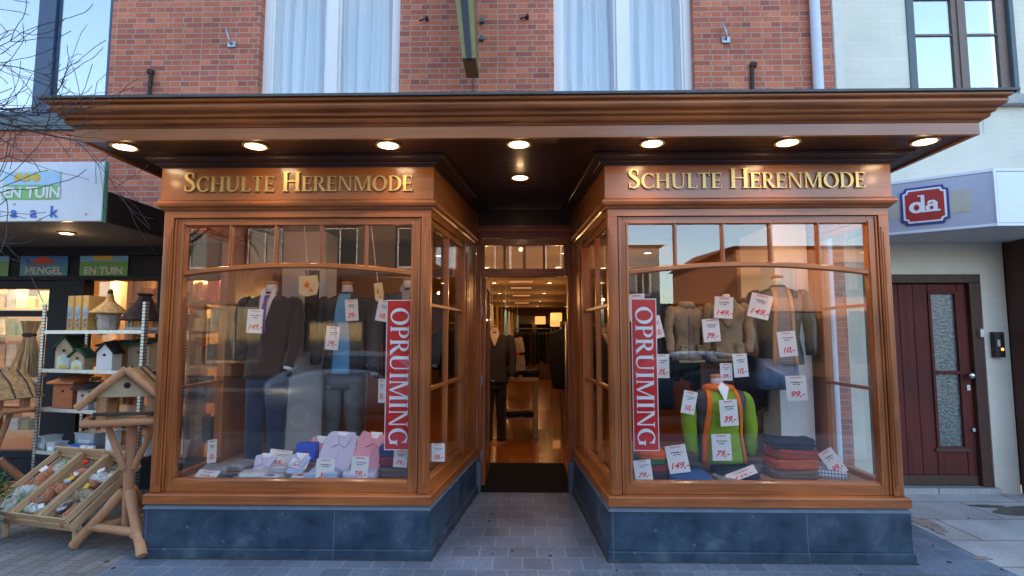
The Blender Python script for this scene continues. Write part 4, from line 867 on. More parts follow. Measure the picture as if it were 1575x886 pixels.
# ------------------------------------------------------------------ dressed mannequins
class Torso:
    def __init__(s, rings): s.r = sorted(rings, key=lambda q: q[2])
    def ring(s, z):
        r = s.r
        if z <= r[0][2]: return r[0]
        for a, b in zip(r, r[1:]):
            if z <= b[2]:
                t = (z-a[2])/(b[2]-a[2]); return tuple(a[i]+(b[i]-a[i])*t for i in range(6))
        return r[-1]
    def y(s, x, z):
        cx, cy, cz, rx, ry, p = s.ring(z); u = min(.999, abs(x-cx)/rx); return cy-ry*(1-u**p)**(1/p)
    def patch(s, mb, zs, xl, xr, off=.006, thick=.006, n=8):
        fr_, bk = [], []; vs = []
        for z in zs:
            for i in range(n+1):
                x = xl(z)+(xr(z)-xl(z))*i/n; vs.append((x, s.y(x, z)-off-thick, z))
        m = len(zs); k0 = len(vs)
        for z in zs:
            for i in range(n+1):
                x = xl(z)+(xr(z)-xl(z))*i/n; vs.append((x, s.y(x, z)+.004, z))
        w_ = n+1; fs = []
        for j in range(m-1):
            for i in range(n):
                a = j*w_+i; fs.append((a, a+1, a+w_+1, a+w_)); fs.append((k0+a+w_, k0+a+w_+1, k0+a+1, k0+a))
            for i in (0, n):
                a = j*w_+i; fs.append((a, a+w_, k0+a+w_, k0+a))
        for i in range(n):
            for j in (0, m-1):
                a = j*w_+i; fs.append((a, a+1, k0+a+1, k0+a))
        return mb.add(vs, fs)
def lerp(a, b, t): return a+(b-a)*t
def wrinkle(mb, amp, seed):
    rnd = random.Random(seed); ph = [rnd.uniform(0, 6) for _ in range(5)]
    for v in mb.v:
        d = amp*(math.sin(v.z*38+v.x*22+ph[0])*.5+math.sin(v.z*61-v.x*33+ph[1])*.35+math.sin(v.x*50+v.z*14+ph[2])*.3)
        v.y += d; v.x += d*.5
def mannequin(name, lab, cat, loc, rz=0, sc=1.0, h0=.75, top='suit', v_depth=.34, v_w=.075, under='shirt', tie=None, lapel=True, arms=None, legs=None, cap=True, neck='shirt', open_front=0, lining=None, seed=0, cuff=True, group=None, hem=None, buttons=True):
    t = empty(name, loc, rz, label=lab, cat=cat, group=group); t.scale = (sc, sc, sc)
    rg = [(0, 0, h0, .205, .125, 2.4), (0, 0, h0+.10, .198, .122, 2.4), (0, 0, h0+.26, .172, .108, 2.3), (0, -.005, h0+.42, .190, .120, 2.3), (0, -.005, h0+.54, .212, .122, 2.5), (0, 0, h0+.635, .222, .105, 2.6),
          (0, 0, h0+.685, .205, .085, 2.3), (0, .005, h0+.715, .150, .070, 2.1), (0, .01, h0+.74, .085, .062, 2), (0, .012, h0+.765, .064, .058, 2)]
    T_ = Torso(rg); fine = []
    for a, b in zip(rg, rg[1:]):
        for q in range(3): fine.append(tuple(a[i]+(b[i]-a[i])*q/3 for i in range(6)))
    fine.append(rg[-1])
    mb = MB().loft(fine, 40); wrinkle(mb, .004, seed); mb.build('jacket_body' if lapel or open_front else 'top_body', M[top], t, smooth=True)
    if neck: MB().loft([(0, .015, h0+.74, .056, .052, 2), (0, .015, h0+.80, .050, .047, 2), (0, .015, h0+.835, .047, .045, 2)], 24).build('neck', M[neck], t, smooth=True)
    if cap: MB().loft([(0, .015, h0+.836, .052, .050, 2), (0, .015, h0+.85, .056, .053, 2), (0, .015, h0+.862, .045, .043, 2), (0, .015, h0+.868, .018, .018, 2)], 24).build('neck_cap', M['skin_cap'], t, smooth=True)
    zt_, zb_ = h0+.745, h0+.745-v_depth
    zs = [lerp(zb_, zt_, i/12) for i in range(13)]
    wv = lambda z: max(.004, v_w*((z-zb_)/(zt_-zb_))**.85)
    if open_front:
        zs2 = [lerp(h0+.0, zt_, i/18) for i in range(19)]
        T_.patch(MB(), zs2, lambda z: -open_front*(1-.35*(z-h0)/.75), lambda z: open_front*(1-.35*(z-h0)/.75), .004).build('open_shirt', M[under], t, smooth=True)
        if lining:
            for s_ in (-1, 1):
                T_.patch(MB(), zs2, lambda z, s_=s_: s_*(open_front*(1-.35*(z-h0)/.75))-.016, lambda z, s_=s_: s_*(open_front*(1-.35*(z-h0)/.75))+.016, .012, .010, 4).build('lining_edge', M[lining], t, smooth=True)
    elif v_depth:
        T_.patch(MB(), zs, lambda z: -wv(z), wv, .003).build('shirt_front', M[under], t, smooth=True)
    if lapel:
        for s_ in (-1, 1):
            def lo(z, s_=s_): return s_*wv(z)
            def hi(z, s_=s_): return s_*(wv(z)+.012+.055*math.sin(max(0, min(1, (z-zb_)/(zt_-zb_)))**.8*2.6))
            T_.patch(MB(), zs[:-1], (lambda z: min(lo(z), hi(z))), (lambda z: max(lo(z), hi(z))), .008, .007, 4).build('lapel', M[top], t, smooth=True)
        if buttons:
            b = MB()
            for z in (zb_-.03, zb_-.12): b.add([(.008+.008*math.cos(R(q*45)), T_.y(0, z)-.010, z+.008*math.sin(R(q*45))) for q in range(8)], [tuple(range(8))])
            b.build('button', M['black'], t)
    if tie:
        zs3 = [lerp(zb_+.01, h0+.735, i/14) for i in range(15)]
        wt = lambda z: .020 if z > h0+.70 else lerp(.030, .014, (z-zb_)/(h0+.70-zb_))
        T_.patch(MB(), zs3, lambda z: -wt(z), wt, .010, .008, 4).build('tie', M[tie], t, smooth=True)
    if v_depth and not open_front:
        for s_ in (-1, 1):
            MB().add([(s_*.006, -.066, h0+.715), (s_*.05, -.085, h0+.665), (s_*.068, -.045, h0+.765), (s_*.045, -.035, h0+.80), (s_*.006, -.058, h0+.712), (s_*.05, -.077, h0+.662), (s_*.066, -.035, h0+.762), (s_*.043, -.025, h0+.797)],
                     [(0,1,2,3), (7,6,5,4), (0,4,5,1), (1,5,6,2), (2,6,7,3), (3,7,4,0)]).build('collar', M[under], t)
    arms = arms or [((-.235, 0, .655), (-.275, -.01, .36), (-.255, -.06, .09)), ((.235, 0, .655), (.275, -.01, .36), (.255, -.06, .09))]
    for q, a in enumerate(arms):
        p = [Vector(v)+Vector((0, 0, h0)) for v in a]; s_ = -1 if p[0].x < 0 else 1
        path, rr = [], []
        root = p[0]+Vector((-s_*.055, 0, .012))
        key = [root, p[0]]+p[1:]; kr = [.060, .070]+([.060, .046] if len(p) == 3 else [.058, .052, .05])
        for i in range(len(key)-1):
            for k_ in range(5):
                u = k_/5; path.append(key[i].lerp(key[i+1], u)); rr.append(lerp(kr[i], kr[i+1], u)+.003*math.sin(i*3+k_*2.1+q))
        path.append(key[-1]); rr.append(kr[-1])
        for _ in range(2):
            path = [path[0]]+[(path[i-1]+path[i]*2+path[i+1])/4 for i in range(1, len(path)-1)]+[path[-1]]
        m_ = MB().tube(path, rr, 16); wrinkle(m_, .005, seed+q+3); m_.build('sleeve', M[top], t, smooth=True)
        if cuff:
            d = (path[-1]-path[-2]).normalized(); MB().tube([path[-1]-d*.01, path[-1]+d*.022], [.036, .034], 14).build('cuff', M[under if under != 'shirt' else 'white_print'], t, smooth=True)
    if legs:
        mb = MB().loft([(0, 0, h0+.06, .178, .108, 2.4), (0, 0, h0-.05, .182, .112, 2.4), (0, 0, h0-.14, .175, .112, 2.4)], 32)
        for s_ in (-1, 1):
            rg2 = [(s_*.088, 0, h0-.10, .090, .104, 2.2), (s_*.092, -.005, h0-.30, .082, .095, 2.2), (s_*.096, -.008, h0-.50, .072, .083, 2.2), (s_*.10, -.004, .06, .068, .08, 2.2), (s_*.10, -.012, .015, .070, .085, 2.2)]
            f2 = []
            for a, b in zip(rg2, rg2[1:]):
                for q in range(4): f2.append(tuple(a[i]+(b[i]-a[i])*q/4 for i in range(6)))
            f2.append(rg2[-1]); mb.loft(f2, 24)
        wrinkle(mb, .003, seed+9); mb.build('trousers', M[legs], t, smooth=True)
    return t
DF = .50
mannequin('suit_mannequin', 'headless mannequin in dark suit with striped tie, hand in pocket, by white column', 'mannequin', (-2.27, 4.88, DF), sc=1.0, h0=.72, tie='tie', v_depth=.36, v_w=.07,
          arms=[((-.235, 0, .655), (-.31, .02, .33), (-.20, -.115, .20)), ((.235, 0, .655), (.262, -.02, .36), (.215, -.09, .10))], legs='navy', seed=1)
for c in children(bpy.data.objects['suit_mannequin']):
    if c.name == 'cuff': bpy.data.objects.remove(c)
M['grey_trousers'] = mat('grey_trousers', (.10, .105, .115), .85, .2, var=.2)
mannequin('shirt_mannequin', 'headless mannequin in blue shirt under open grey jacket behind two price cards', 'mannequin', (-1.67, 5.15, DF), sc=1.0, h0=.74, top='grey_coat', v_depth=0, under='blue_shirt', open_front=.085, lapel=False, legs='grey_trousers', seed=2, neck='shirt', cuff=False)
mannequin('coat_mannequin', 'headless mannequin in long grey coat behind the red banner of the suit window', 'mannequin', (-1.04, 4.95, DF), sc=1.02, h0=.73, top='grey_coat', v_depth=.25, v_w=.05, under='grey_check', legs='grey_trousers', seed=3,
          arms=[((-.235, 0, .655), (-.275, -.02, .36), (-.275, -.07, .02)), ((.235, 0, .655), (.27, -.01, .36), (.245, -.06, .09))])
gm = mannequin('jersey_mannequin', 'low bust in lime green jersey under open grey vest with orange lining', 'mannequin', at(1108, 712, 4.55)+Vector((0, 0, -.0)), rz=.10, sc=.80, h0=.02, top='grey_vest', under='green', v_depth=0, lapel=False, open_front=.165, lining='orange', cap=True, neck='shirt', seed=4, cuff=False,
          arms=[((-.225, .02, .62), (-.25, .0, .36), (-.225, -.01, .06)), ((.225, .02, .62), (.255, .0, .36), (.25, -.01, .04))])
gm.scale = (1.02, .88, .80)
for c in children(gm):
    if c.name.startswith('sleeve'): c.data.materials[0] = M['green']
MB().loft([(0, 0, .715, .115, .085, 2), (0, -.01, .745, .135, .10, 2), (0, -.005, .775, .12, .092, 2), (0, .01, .79, .075, .06, 2)], 26).build('hood_collar', M['orange'], gm, smooth=True)
MB().add([(-.045, -.112, .765), (0, -.150, .62), (.045, -.112, .765), (0, -.075, .81), (-.045, -.10, .765), (0, -.138, .62), (.045, -.10, .765), (0, -.065, .81)], [(0,1,2,3), (7,6,5,4), (0,4,5,1), (1,5,6,2), (2,6,7,3), (3,7,4,0)]).build('shirt_front', M['white_print'], gm)
mannequin('jacket_mannequin', 'headless bust in brown leather jacket and checked shirt near the white wall', 'mannequin', at(1201, 545, 4.85)+Vector((0, 0, -.12)), rz=-.12, sc=.90, h0=.04, top='leather', under='grey_check', v_depth=0, lapel=False, open_front=.10, lining='caramel', cap=True, neck='plaster', seed=5, cuff=False)
tag(MB().loft([(0, 0, 0, .17, .10, 2.5), (0, 0, .12, .18, .11, 2.5), (0, 0, .26, .165, .10, 2.5)], 28).build('folded_jeans', M['denim'], smooth=True), 'washed blue jeans hung under the brown leather jacket', 'jeans').location = at(1196, 598, 4.84)
mannequin('aisle_mannequin', 'headless mannequin in grey jacket inside the shop doorway on a round base', 'mannequin', (-.42, 8.35, .02), sc=1.0, h0=.86, top='grey_coat', v_depth=.2, legs='suit', seed=8)
tag(MB().lathe([(.20, 0), (.20, .015), (.17, .022), (.001, .022)], n=32).build('mannequin_base', M['skin_cap'], smooth=True, auto=True), 'round wooden base plate under the grey jacket mannequin', 'base').location = (-.42, 8.35, .001)

# hung khaki jackets: a folded leaf-shaped body with sleeve folds
def hung_jacket(lab, px0, py0, px1, py1, Y, mt, outline, seed, collar=None, tilt=0):
    a, b = at(px0, py0, Y), at(px1, py1, Y); c = (a+b)/2; W_, H_ = b.x-a.x, a.z-b.z
    t = empty('hung_jacket', (c.x, Y, c.z), label=lab, cat='jacket', group='khaki jackets on display')
    n = len(outline); rnd = random.Random(seed); mb = MB(); vs = []; m = 7
    for k in range(m):                                            # pillowed body from an outline, real depth
        s = 1-.0*k; u = k/(m-1); depth = .065*math.sin(u*math.pi/2); r = math.cos(u*math.pi/2)**.45 if u < 1 else .06
        for x, z in outline: vs.append((x*W_*max(r, .06)*.5, -depth*(1+.25*math.sin(x*5+z*9+seed)), z*H_*max(r, .06)*.5))
    for x, z in outline: vs.append((x*W_*.5, .03, z*H_*.5))
    fs = [(k*n+i, k*n+(i+1) % n, (k+1)*n+(i+1) % n, (k+1)*n+i) for k in range(m-1) for i in range(n)]
    fs += [tuple((m-1)*n+i for i in range(n)), tuple(m*n+i for i in range(n-1, -1, -1))]+[(i, m*n+i, m*n+(i+1) % n, (i+1) % n) for i in range(n)]
    mb.add(vs, fs); wrinkle(mb, .004, seed)
    mb.build('jacket_body', M[mt], t, smooth=True)
    for s_ in (-1, 1):
        m_ = MB().tube([(s_*W_*.30, -.05, H_*.30), (s_*W_*.42, -.085, H_*.05), (s_*W_*.30, -.10, -H_*.14), (s_*W_*.12, -.095, -H_*.28)], [.035, .036, .032, .026], 14); wrinkle(m_, .006, seed+s_)
        m_.build('sleeve', M[mt], t, smooth=True)
    if collar:
        for s_ in (-1, 1):
            MB().prism([(s_*.005, H_*.30), (s_*W_*.12, H_*.14), (s_*W_*.24, H_*.34), (s_*W_*.13, H_*.49)], -.095, -.062).build('collar', M[mt], t, bevel=.006)
        MB().prism([(-.02, H_*.16), (.02, H_*.16), (.055, H_*.42), (-.055, H_*.42)], -.070, -.050).build('shirt_front', M['shirt'], t)
    else:
        MB().tube([(-.01, -.072, H_*.42), (.012, -.092, H_*.05), (-.006, -.06, -H_*.40)], .005, 6).build('zip', M['brown_frame'], t)
    return t
leaf1 = [(0.05, 1.0), (.45, .90), (.85, .62), (1.0, .15), (.9, -.25), (.62, -.6), (.28, -1.0), (-.2, -.72), (-.75, -.42), (-1.0, -.1), (-.92, .4), (-.8, .8), (-.4, .93)]
leaf2 = [(0.0, 1.0), (.5, .88), (.9, .5), (1.0, 0), (.9, -.45), (.5, -.9), (.1, -1.0), (-.2, -.75), (-.6, -.1), (-.95, .2), (-1.0, .6), (-.6, .92)]
M['navy_flat'] = mat('navy_knit', (.012, .016, .04), .9, .2, var=.3, bump=.3)
IN = [((-.225, 0, .64), (-.27, -.04, .34), (-.11, -.15, .10)), ((.225, 0, .64), (.26, -.05, .36), (.10, -.16, .16))]
for px, py, Y, s_, rz, kw in ((1057, 554, 4.75, .64, .25, dict(lab='plain khaki jacket hanging closed beside the red banner of the jacket window', top='khaki', v_depth=0, under='brown_frame', open_front=.05, lapel=False, cap=False, neck=None, seed=11)),
                        (1120, 552, 4.72, .66, -.15, dict(lab='khaki jacket with white shirt collar hanging behind the tall price card', top='khaki', v_depth=.34, v_w=.10, under='grey_check', cap=False, neck='shirt', seed=12, buttons=False)),
                        (1160, 562, 5.0, .66, .1, dict(lab='dark navy jumper hung between the khaki and leather jackets', top='navy_flat', v_depth=.10, v_w=.05, under='brown_frame', lapel=False, cap=False, neck=None, seed=13))):
    lab_ = kw.pop('lab'); j = mannequin('hung_jacket', lab_, 'jacket', at(px, py, Y)-Vector((0, 0, .02*s_)), rz=rz, sc=s_, h0=.02, arms=None, cuff=False, group='jackets hung in the jacket window', **kw)
    mt_ = M[kw['top']]
    if kw['top'] == 'khaki':
        MB().loft([(0, .0, .70, .125, .085, 2.2), (0, -.01, .745, .125, .095, 2.2), (0, .0, .80, .095, .085, 2), (0, .005, .805, .07, .06, 2), (0, .005, .76, .06, .05, 2)], 24).build('stand_collar', mt_, j, smooth=True)
        for s_ in (-1, 1): MB().box(s_*.12-.05, s_*.12+.05, -.155, -.118, .10, .21).box(s_*.12-.054, s_*.12+.054, -.160, -.118, .195, .225).build('pocket', mt_, j, bevel=.006)
        MB().box(-.19, .19, -.135, -.11, -.01, .025).build('hem_band', mt_, j, bevel=.01)
    for c in children(j):
        if c.name.startswith(('jacket_body', 'sleeve', 'top_body')):
            for v in c.data.vertices:
                k_ = 26; v.co.y += .011*math.sin(v.co.z*k_+v.co.x*17+px)*math.cos(v.co.x*k_*.7-v.co.z*9); v.co.x += .008*math.sin(v.co.z*k_*.8+px)
hung_jacket('small grey checked scarf hung low under the khaki jackets', 1083, 530, 1118, 562, 4.8, 'grey_check', leaf1, 9)

# columns and panels inside the bays
tag(MB().box(-2.36, -1.93, 5.30, 5.62, DF+.001, 2.618).build('white_column', M['pale_wall'], bevel=.004), 'white column standing behind the dark suit mannequin', 'column')
tag(MB().box(2.30, 2.36, 5.0, 5.78, DF+.001, 2.618).box(2.36, 2.60, 5.0, 5.06, DF+.001, 2.618).build('white_partition', M['white'], bevel=.004), 'white partition wall at the side of the jacket window', 'partition')
tag(MB().box(1.72, 2.28, 5.35, 5.40, DF+.001, 1.32).build('brown_panel', M['brown_panel'], bevel=.004), 'low brown wooden panel behind the leather jacket mannequin', 'panel')
tag(MB().box(-2.02, -1.90, 5.02, 5.06, 1.45, 2.20).build('dark_cloth', cloth('dark_curtain', (.03, .022, .02)), bevel=.003), 'narrow dark cloth strip beside the white column', 'cloth')
# clothes rails
def rail(lab, x0, y0, x1, y1, z, cols, seed, n=12, group='clothes rails in the shop', ln=.85):
    t = empty('clothes_rail', (x0, y0, 0), label=lab, cat='clothes rail', group=group)
    d = Vector((x1-x0, y1-y0, 0)); L_ = d.length; u = d.normalized(); v = Vector((-u.y, u.x, 0))
    MB().tube([(x0, y0, z+.06), (x1, y1, z+.06)], .014, 8).tube([(x0, y0, .01), (x0, y0, z+.06)], .014, 8).tube([(x1, y1, .01), (x1, y1, z+.06)], .014, 8).build('rail_frame', M['steel'], t, world=True, smooth=True)
    rnd = random.Random(seed)
    for i in range(n):
        p = Vector((x0, y0, 0))+u*L_*(i+.5)/n; c = cols[i % len(cols)]; hw = .20+rnd.uniform(-.02, .02); l_ = ln*rnd.uniform(.85, 1.1); th = L_/n*.38
        pts = [(-.03, z-.02), (-hw, z-.10), (-hw-.03, z-.5), (-hw*.85, z-l_), (hw*.85, z-l_*.98), (hw+.03, z-.5), (hw, z-.10), (.03, z-.02)]
        m = Matrix(((v.x, u.x, 0, p.x), (v.y, u.y, 0, p.y), (0, 0, 1, 0), (0, 0, 0, 1)))
        o = tag(MB(m).prism(pts, -th, th).build('hanging_garment', c, bevel=.012), None, 'garment', lab.split(' rail')[0]+' garments')
        o['label'] = '%s garment hanging on the %s' % (['dark', 'dull', 'plain', 'folded'][0], lab)
    return t
DC = [cloth('charcoal_cloth', (.02, .02, .024)), cloth('black_cloth', (.01, .01, .012)), cloth('brown_cloth', (.06, .035, .02)), cloth('slate_cloth', (.035, .04, .05)), cloth('navy_cloth', (.014, .02, .045))]
rail('clothes rail behind the blue shirt mannequin', -2.0, 6.6, -.75, 6.9, 1.9, DC[:4], 1, 13)
rail('clothes rail behind the khaki jackets', .75, 6.4, 2.2, 6.5, 1.85, DC, 2, 14)
rail('clothes rail along the aisle past the table', .75, 9.6, .85, 12.4, 1.75, DC[:3], 3, 12)
rail('clothes rail deep in the shop by the aisle', -.95, 10.2, -.85, 13.0, 1.75, DC, 4, 10)
rail('clothes rail on the jacket side near the doorway', .62, 7.9, .66, 9.3, 1.72, DC, 5, 9)
rail('clothes rail behind the doorway table', -.45, 14.2, .75, 14.3, 1.7, DC[:4], 6, 12)
rail('short clothes rail by the counter', -.9, 17.4, .35, 17.4, 1.6, DC, 7, 9)
rail('clothes rail behind the dark suit', -2.75, 6.1, -1.75, 6.15, 1.9, DC, 8, 11)
# table with folded stacks inside the doorway
tb = empty('display_table', (-.05, 8.9, 0), label='wooden table with folded dark clothes inside the shop doorway', cat='table')
MB().box(-.32, .30, -.35, .65, .88, .94).build('tabletop', M['ply'], tb, bevel=.005)
for x in (-.30, .22):
    for y in (-.33, .56): MB().box(x, x+.07, y, y+.07, .005, .879).build('leg', M['ply'], tb, bevel=.004)
MB().box(-.24, .20, -.28, .56, .30, .33).build('shelf', M['ply'], tb)
for i, (x, y, z) in enumerate([(-.18, 8.72, .942), (.12, 8.74, .942), (-.17, 8.72, 1.0), (.12, 8.74, 1.0), (-.16, 8.72, .335), (.08, 8.74, .335), (-.05, 9.2, .942)]):
    folded_thing('folded_garment', '%s on the doorway table' % ['dark folded garment, lower one on the mannequin side', 'black folded garment, lower one on the aisle side', 'charcoal folded garment topping the mannequin side stack', 'brown folded garment topping the aisle side stack', 'folded garment on the low shelf, mannequin side', 'folded garment on the low shelf, aisle side', 'folded garment at the rear edge'][i], 'folded garment', x, y, z, .25, .30, .055, DC[i % 5], rz=.1*i, seed=i, group='folded clothes on the doorway table')
sf = empty('price_scarf', (-.10, 8.55, 1.33), label='beige checked cloth card leaning upright on the doorway table', cat='display card')
MB().obox((0, 0, .10), (.24, .02, .24), Matrix.Rotation(-.2, 3, 'Y')).obox((.02, 0, -.17), (.24, .02, .24), Matrix.Rotation(-.12, 3, 'Y')).build('card', mat('beige_weave', (.45, .38, .27), .9, var=.35, scale=60), sf)
MB().obox((-.02, -.012, -.035), (.16, .01, .045), Matrix.Rotation(-.2, 3, 'Y')).build('red_band', M['red_ink'], sf)
# ties hung on the wall side
for i in range(9):
    x, y = -.62+.06*i, 9.3+.75*i
    c = [M['sky_blue'], M['letter_grey'], M['yellow_card'], M['lampbox']][i % 4] if i % 4 != 3 else M['skin_cap']
    tag(MB().prism([(-.02, .0), (.02, 0), (.045, -.55), (0, -.62), (-.045, -.55)], -.01, .01).tube([(0, 0, 0), (0, 0, 2.74-2.15)], .004, 5).build('hanging_tie', c), '%s hanging strip near the mannequin in the aisle' % ['nearest blue', 'second pale', 'third tan', 'fourth brown', 'fifth blue', 'sixth pale', 'seventh tan', 'eighth brown', 'last blue'][i], 'tie', 'ties hung along the aisle').location = (x, y, 2.15)
ct = empty('counter', (.1, 20.5, 0), label='wooden counter with lit back shelf at the end of the shop', cat='counter')
MB().box(-1.1, .9, -.3, .3, .005, 1.05).build('counter_body', M['brown_panel'], ct, bevel=.01); MB().box(-1.15, .95, -.35, .35, 1.052, 1.10).build('counter_top', M['ply'], ct, bevel=.01)
cb_ = empty('wall_cabinet', (0, 25.6, 0), label='tall wooden cabinet wall with dark niches behind the counter', cat='cabinet')
MB().box(-2.4, 2.6, -.1, .25, .005, 2.5).build('cabinet_body', M['brown_panel'], cb_)
for i in range(5): MB().box(-2.2+.95*i, -1.45+.95*i, -.14, -.101, .9, 2.1).build('niche', DC[i % 3], cb_)
for i, (x, y, z) in enumerate(((.55, 17.0, 2.05), (.95, 15.5, 2.1), (1.1, 18.5, 2.0))):
    t = empty('pendant_lamp', (x, y, z), label='%s warm box lamp hanging over the jacket side of the aisle' % ('middle', 'nearest', 'farthest')[i], cat='pendant lamp', group='warm hanging lamps')
    MB().box(-.16, .16, -.1, .1, -.12, .12).build('lamp_shade', M['lampbox'], t, bevel=.02); MB().tube([(0, 0, .12), (0, 0, 2.748-z)], .005, 6).build('cord', M['black'], t)

# ------------------------------------------------------------------ price cards
def price_faces():
    out = {}
    for s in ('79,-', '39,-', '10,-', '35,-', '149,-', '99,-'):
        out[s] = text_mesh(s, .062, .0006, .35, .0012)
        out[s].materials.append(M['red_ink']); out[s].name = 'price_text'
    return out
PF = price_faces()
def scribble(seed):
    rnd = random.Random(seed); mb = MB()
    for row, (z, w_) in enumerate(((.034, .07), (.016, .045))):
        x = -w_/2
        while x < w_/2:
            l_ = rnd.uniform(.006, .014); s = rnd.uniform(-.004, .004)
            mb.obox((x+l_/2, -.0016-.0001*row, z+s*.5), (l_, .0008, rnd.uniform(.004, .009)), Matrix.Rotation(rnd.uniform(-.5, .5), 3, 'Y')); x += l_+rnd.uniform(.001, .004)
    return mb
SC = [scribble(i) for i in range(4)]
SCM = []
for s in SC:
    o = s.build('written_words', M['black_ink']); SCM.append(o.data); bpy.data.objects.remove(o)
hdr = text_mesh('SCHULTE', .016, .0005, 0, .0004); hdr.materials.append(M['red_ink']); hdr.name = 'header_text'
CARDM = MB().box(-.0675, .0675, -.001, .001, -.098, .098).build('x', M['card']); cardme = CARDM.data; bpy.data.objects.remove(CARDM)
def price_card(px, py, Y, lab, w_=28, h_=41, tilt=0, lean=0, price='39,-', seed=0, yaw=0):
    p = at(px, py, Y); s = Y/FPX
    o = bpy.data.objects.new('price_card', cardme); COL.objects.link(o); o.location = p
    o.rotation_euler = (lean, R(tilt), R((-9, 6, 0, 10, -5, 3, -12)[int(px) % 7])); k_ = (w_*s/.135, 1, h_*s/.196); o.scale = k_
    tag(o, lab, 'price card', 'red and white price cards')
    for nme, me, loc in (('header_text', hdr, (0, -.0018, .083)), ('written_words', SCM[seed % 4], (0, 0, 0.012)), ('price_text', PF[price], (0, -.0018, -.048))):
        c = bpy.data.objects.new(nme, me); COL.objects.link(c); c.parent = o; c.location = loc
    return o
LC = [(392, 494, 4.66, 'price card pinned on the dark suit jacket', 27, 37, 2, 0, '149,-'), (541, 477, 4.85, 'price card at the shoulder of the blue shirt mannequin', 20, 33, -4, 0, '39,-'),
 (511, 520, 4.8, 'price card on the grey trousers under the blue shirt', 22, 36, 4, 0, '79,-'), (590, 478, 4.6, 'price card tilted on the grey coat above the banner edge', 21, 33, 10, 0, '10,-'),
 (587, 601, 4.5, 'narrow price card low on the grey coat beside the banner', 11, 36, 0, 0, '39,-'), (326, 694, 4.55, 'narrow price card standing at the far corner of the suit window floor', 15, 34, -8, -.2, '10,-'),
 (430, 705, 4.52, 'pink tinted price card leaning on the small shirt box', 33, 27, 8, -.6, '35,-'), (460, 713, 4.35, 'low price card leaning between shirt packs', 26, 15, 10, -.8, '35,-'),
 (319, 729, 4.24, 'flat price card in front of the grey shirt packs', 34, 15, 4, -1.0, '10,-'), (500, 723, 4.17, 'price card in front of the lilac shirt', 27, 33, 2, -.15, '39,-'),
 (553, 720, 4.17, 'price card in front of the pink dotted shirt', 28, 34, 1, -.15, '39,-'), (616, 705, 4.22, 'price card on the folded jumpers under the banner', 22, 26, 1, -.1, '79,-')]
RC = [(980, 473, 4.5, 'price card behind the top of the jacket window banner', 24, 42, -2, 0, '99,-'), (1011, 503, 4.5, 'price card on the dark clothes close beside the banner', 16, 34, -14, 0, '10,-'),
 (1019, 563, 4.5, 'price card halfway down beside the banner', 20, 36, 0, 0, '35,-'), (1094, 508, 4.55, 'price card between the two khaki jackets', 26, 35, -4, 0, '79,-'),
 (1113, 473, 4.5, 'price card on the collar of the khaki jacket', 27, 33, 4, 0, '149,-'), (1169, 471, 4.5, 'tilted price card on the sleeve of the leather jacket', 31, 37, 14, 0, '149,-'),
 (1211, 529, 4.5, 'price card low on the checked shirt of the leather jacket', 26, 38, -5, 0, '10,-'), (1139, 562, 4.5, 'price card below the khaki jacket, touching the other card', 22, 35, -4, 0, '10,-'),
 (1117, 572, 4.52, 'half hidden price card just above the orange collar', 18, 26, 0, 0, '39,-'), (1225, 597, 4.6, 'price card on the brown panel under the jeans', 29, 37, -3, 0, '99,-'),
 (1060, 619, 4.35, 'price card tilted on the grey sleeve of the green jersey bust', 22, 34, 12, 0, '10,-'), (1121, 635, 4.38, 'price card on the chest of the green jersey', 28, 39, -3, 0, '39,-'),
 (1110, 688, 4.36, 'price card at the waist of the green jersey', 28, 39, -2, 0, '79,-'), (1042, 706, 4.25, 'price card leaning on the brown folded jumper', 30, 40, -10, -.2, '149,-'),
 (989, 723, 4.17, 'price card in the corner under the banner', 26, 29, -6, -.15, '79,-'), (1140, 729, 4.22, 'price card lying on the window floor before the green jersey', 44, 17, -24, -1.0, '10,-'),
 (1222, 685, 4.42, 'price card lying flat on the navy jumper stack', 44, 17, -8, -1.1, '99,-'), (1281, 711, 4.4, 'price card leaning on the checked shirt near the white wall', 22, 38, -32, -.25, '99,-')]
for i, a in enumerate(LC+RC):
    price_card(a[0], a[1], a[2], a[3], a[4], a[5], a[6], a[7], a[8], i)
price_card(674, 696, 4.5, 'price card standing in the side pane of the suit window', 20, 27, 0, 0, '35,-', 2)
# yellow hanging cards in the suit window
for px, py, w_, h_, tl, lab in ((475, 440, 32, 32, -6, 'larger yellow hanging card with orange figures by the column'), (583, 450, 14, 30, -8, 'smaller yellow hanging card with orange figures by the grey coat')):
    p = at(px, py, 4.7); s = 4.7/FPX; t = empty('hanging_card', p, label=lab, cat='hanging card', group='yellow hanging cards'); t.rotation_euler = (0, R(tl), 0)
    a, b = w_*s/2, h_*s/2
    MB().prism([(-a, -b*.7), (-a*.3, -b), (a*.7, -b*.9), (a, 0), (a*.9, b), (-a*.9, b)], -.002, .002).build('card', M['yellow_card'], t)
    MB().prism([(-a*.5, .0), (-a*.2, b*.5), (a*.1, b*.2), (0, -b*.2)], -.003, -.0022).prism([(-a*.1, -b*.5), (a*.3, -b*.2), (a*.4, -b*.6)], -.003, -.0022).build('figures', M['orange'], t)
    MB().tube([(0, 0, b), (0, 0, 2.618-p.z)], .002, 5).build('thread', M['white'], t)

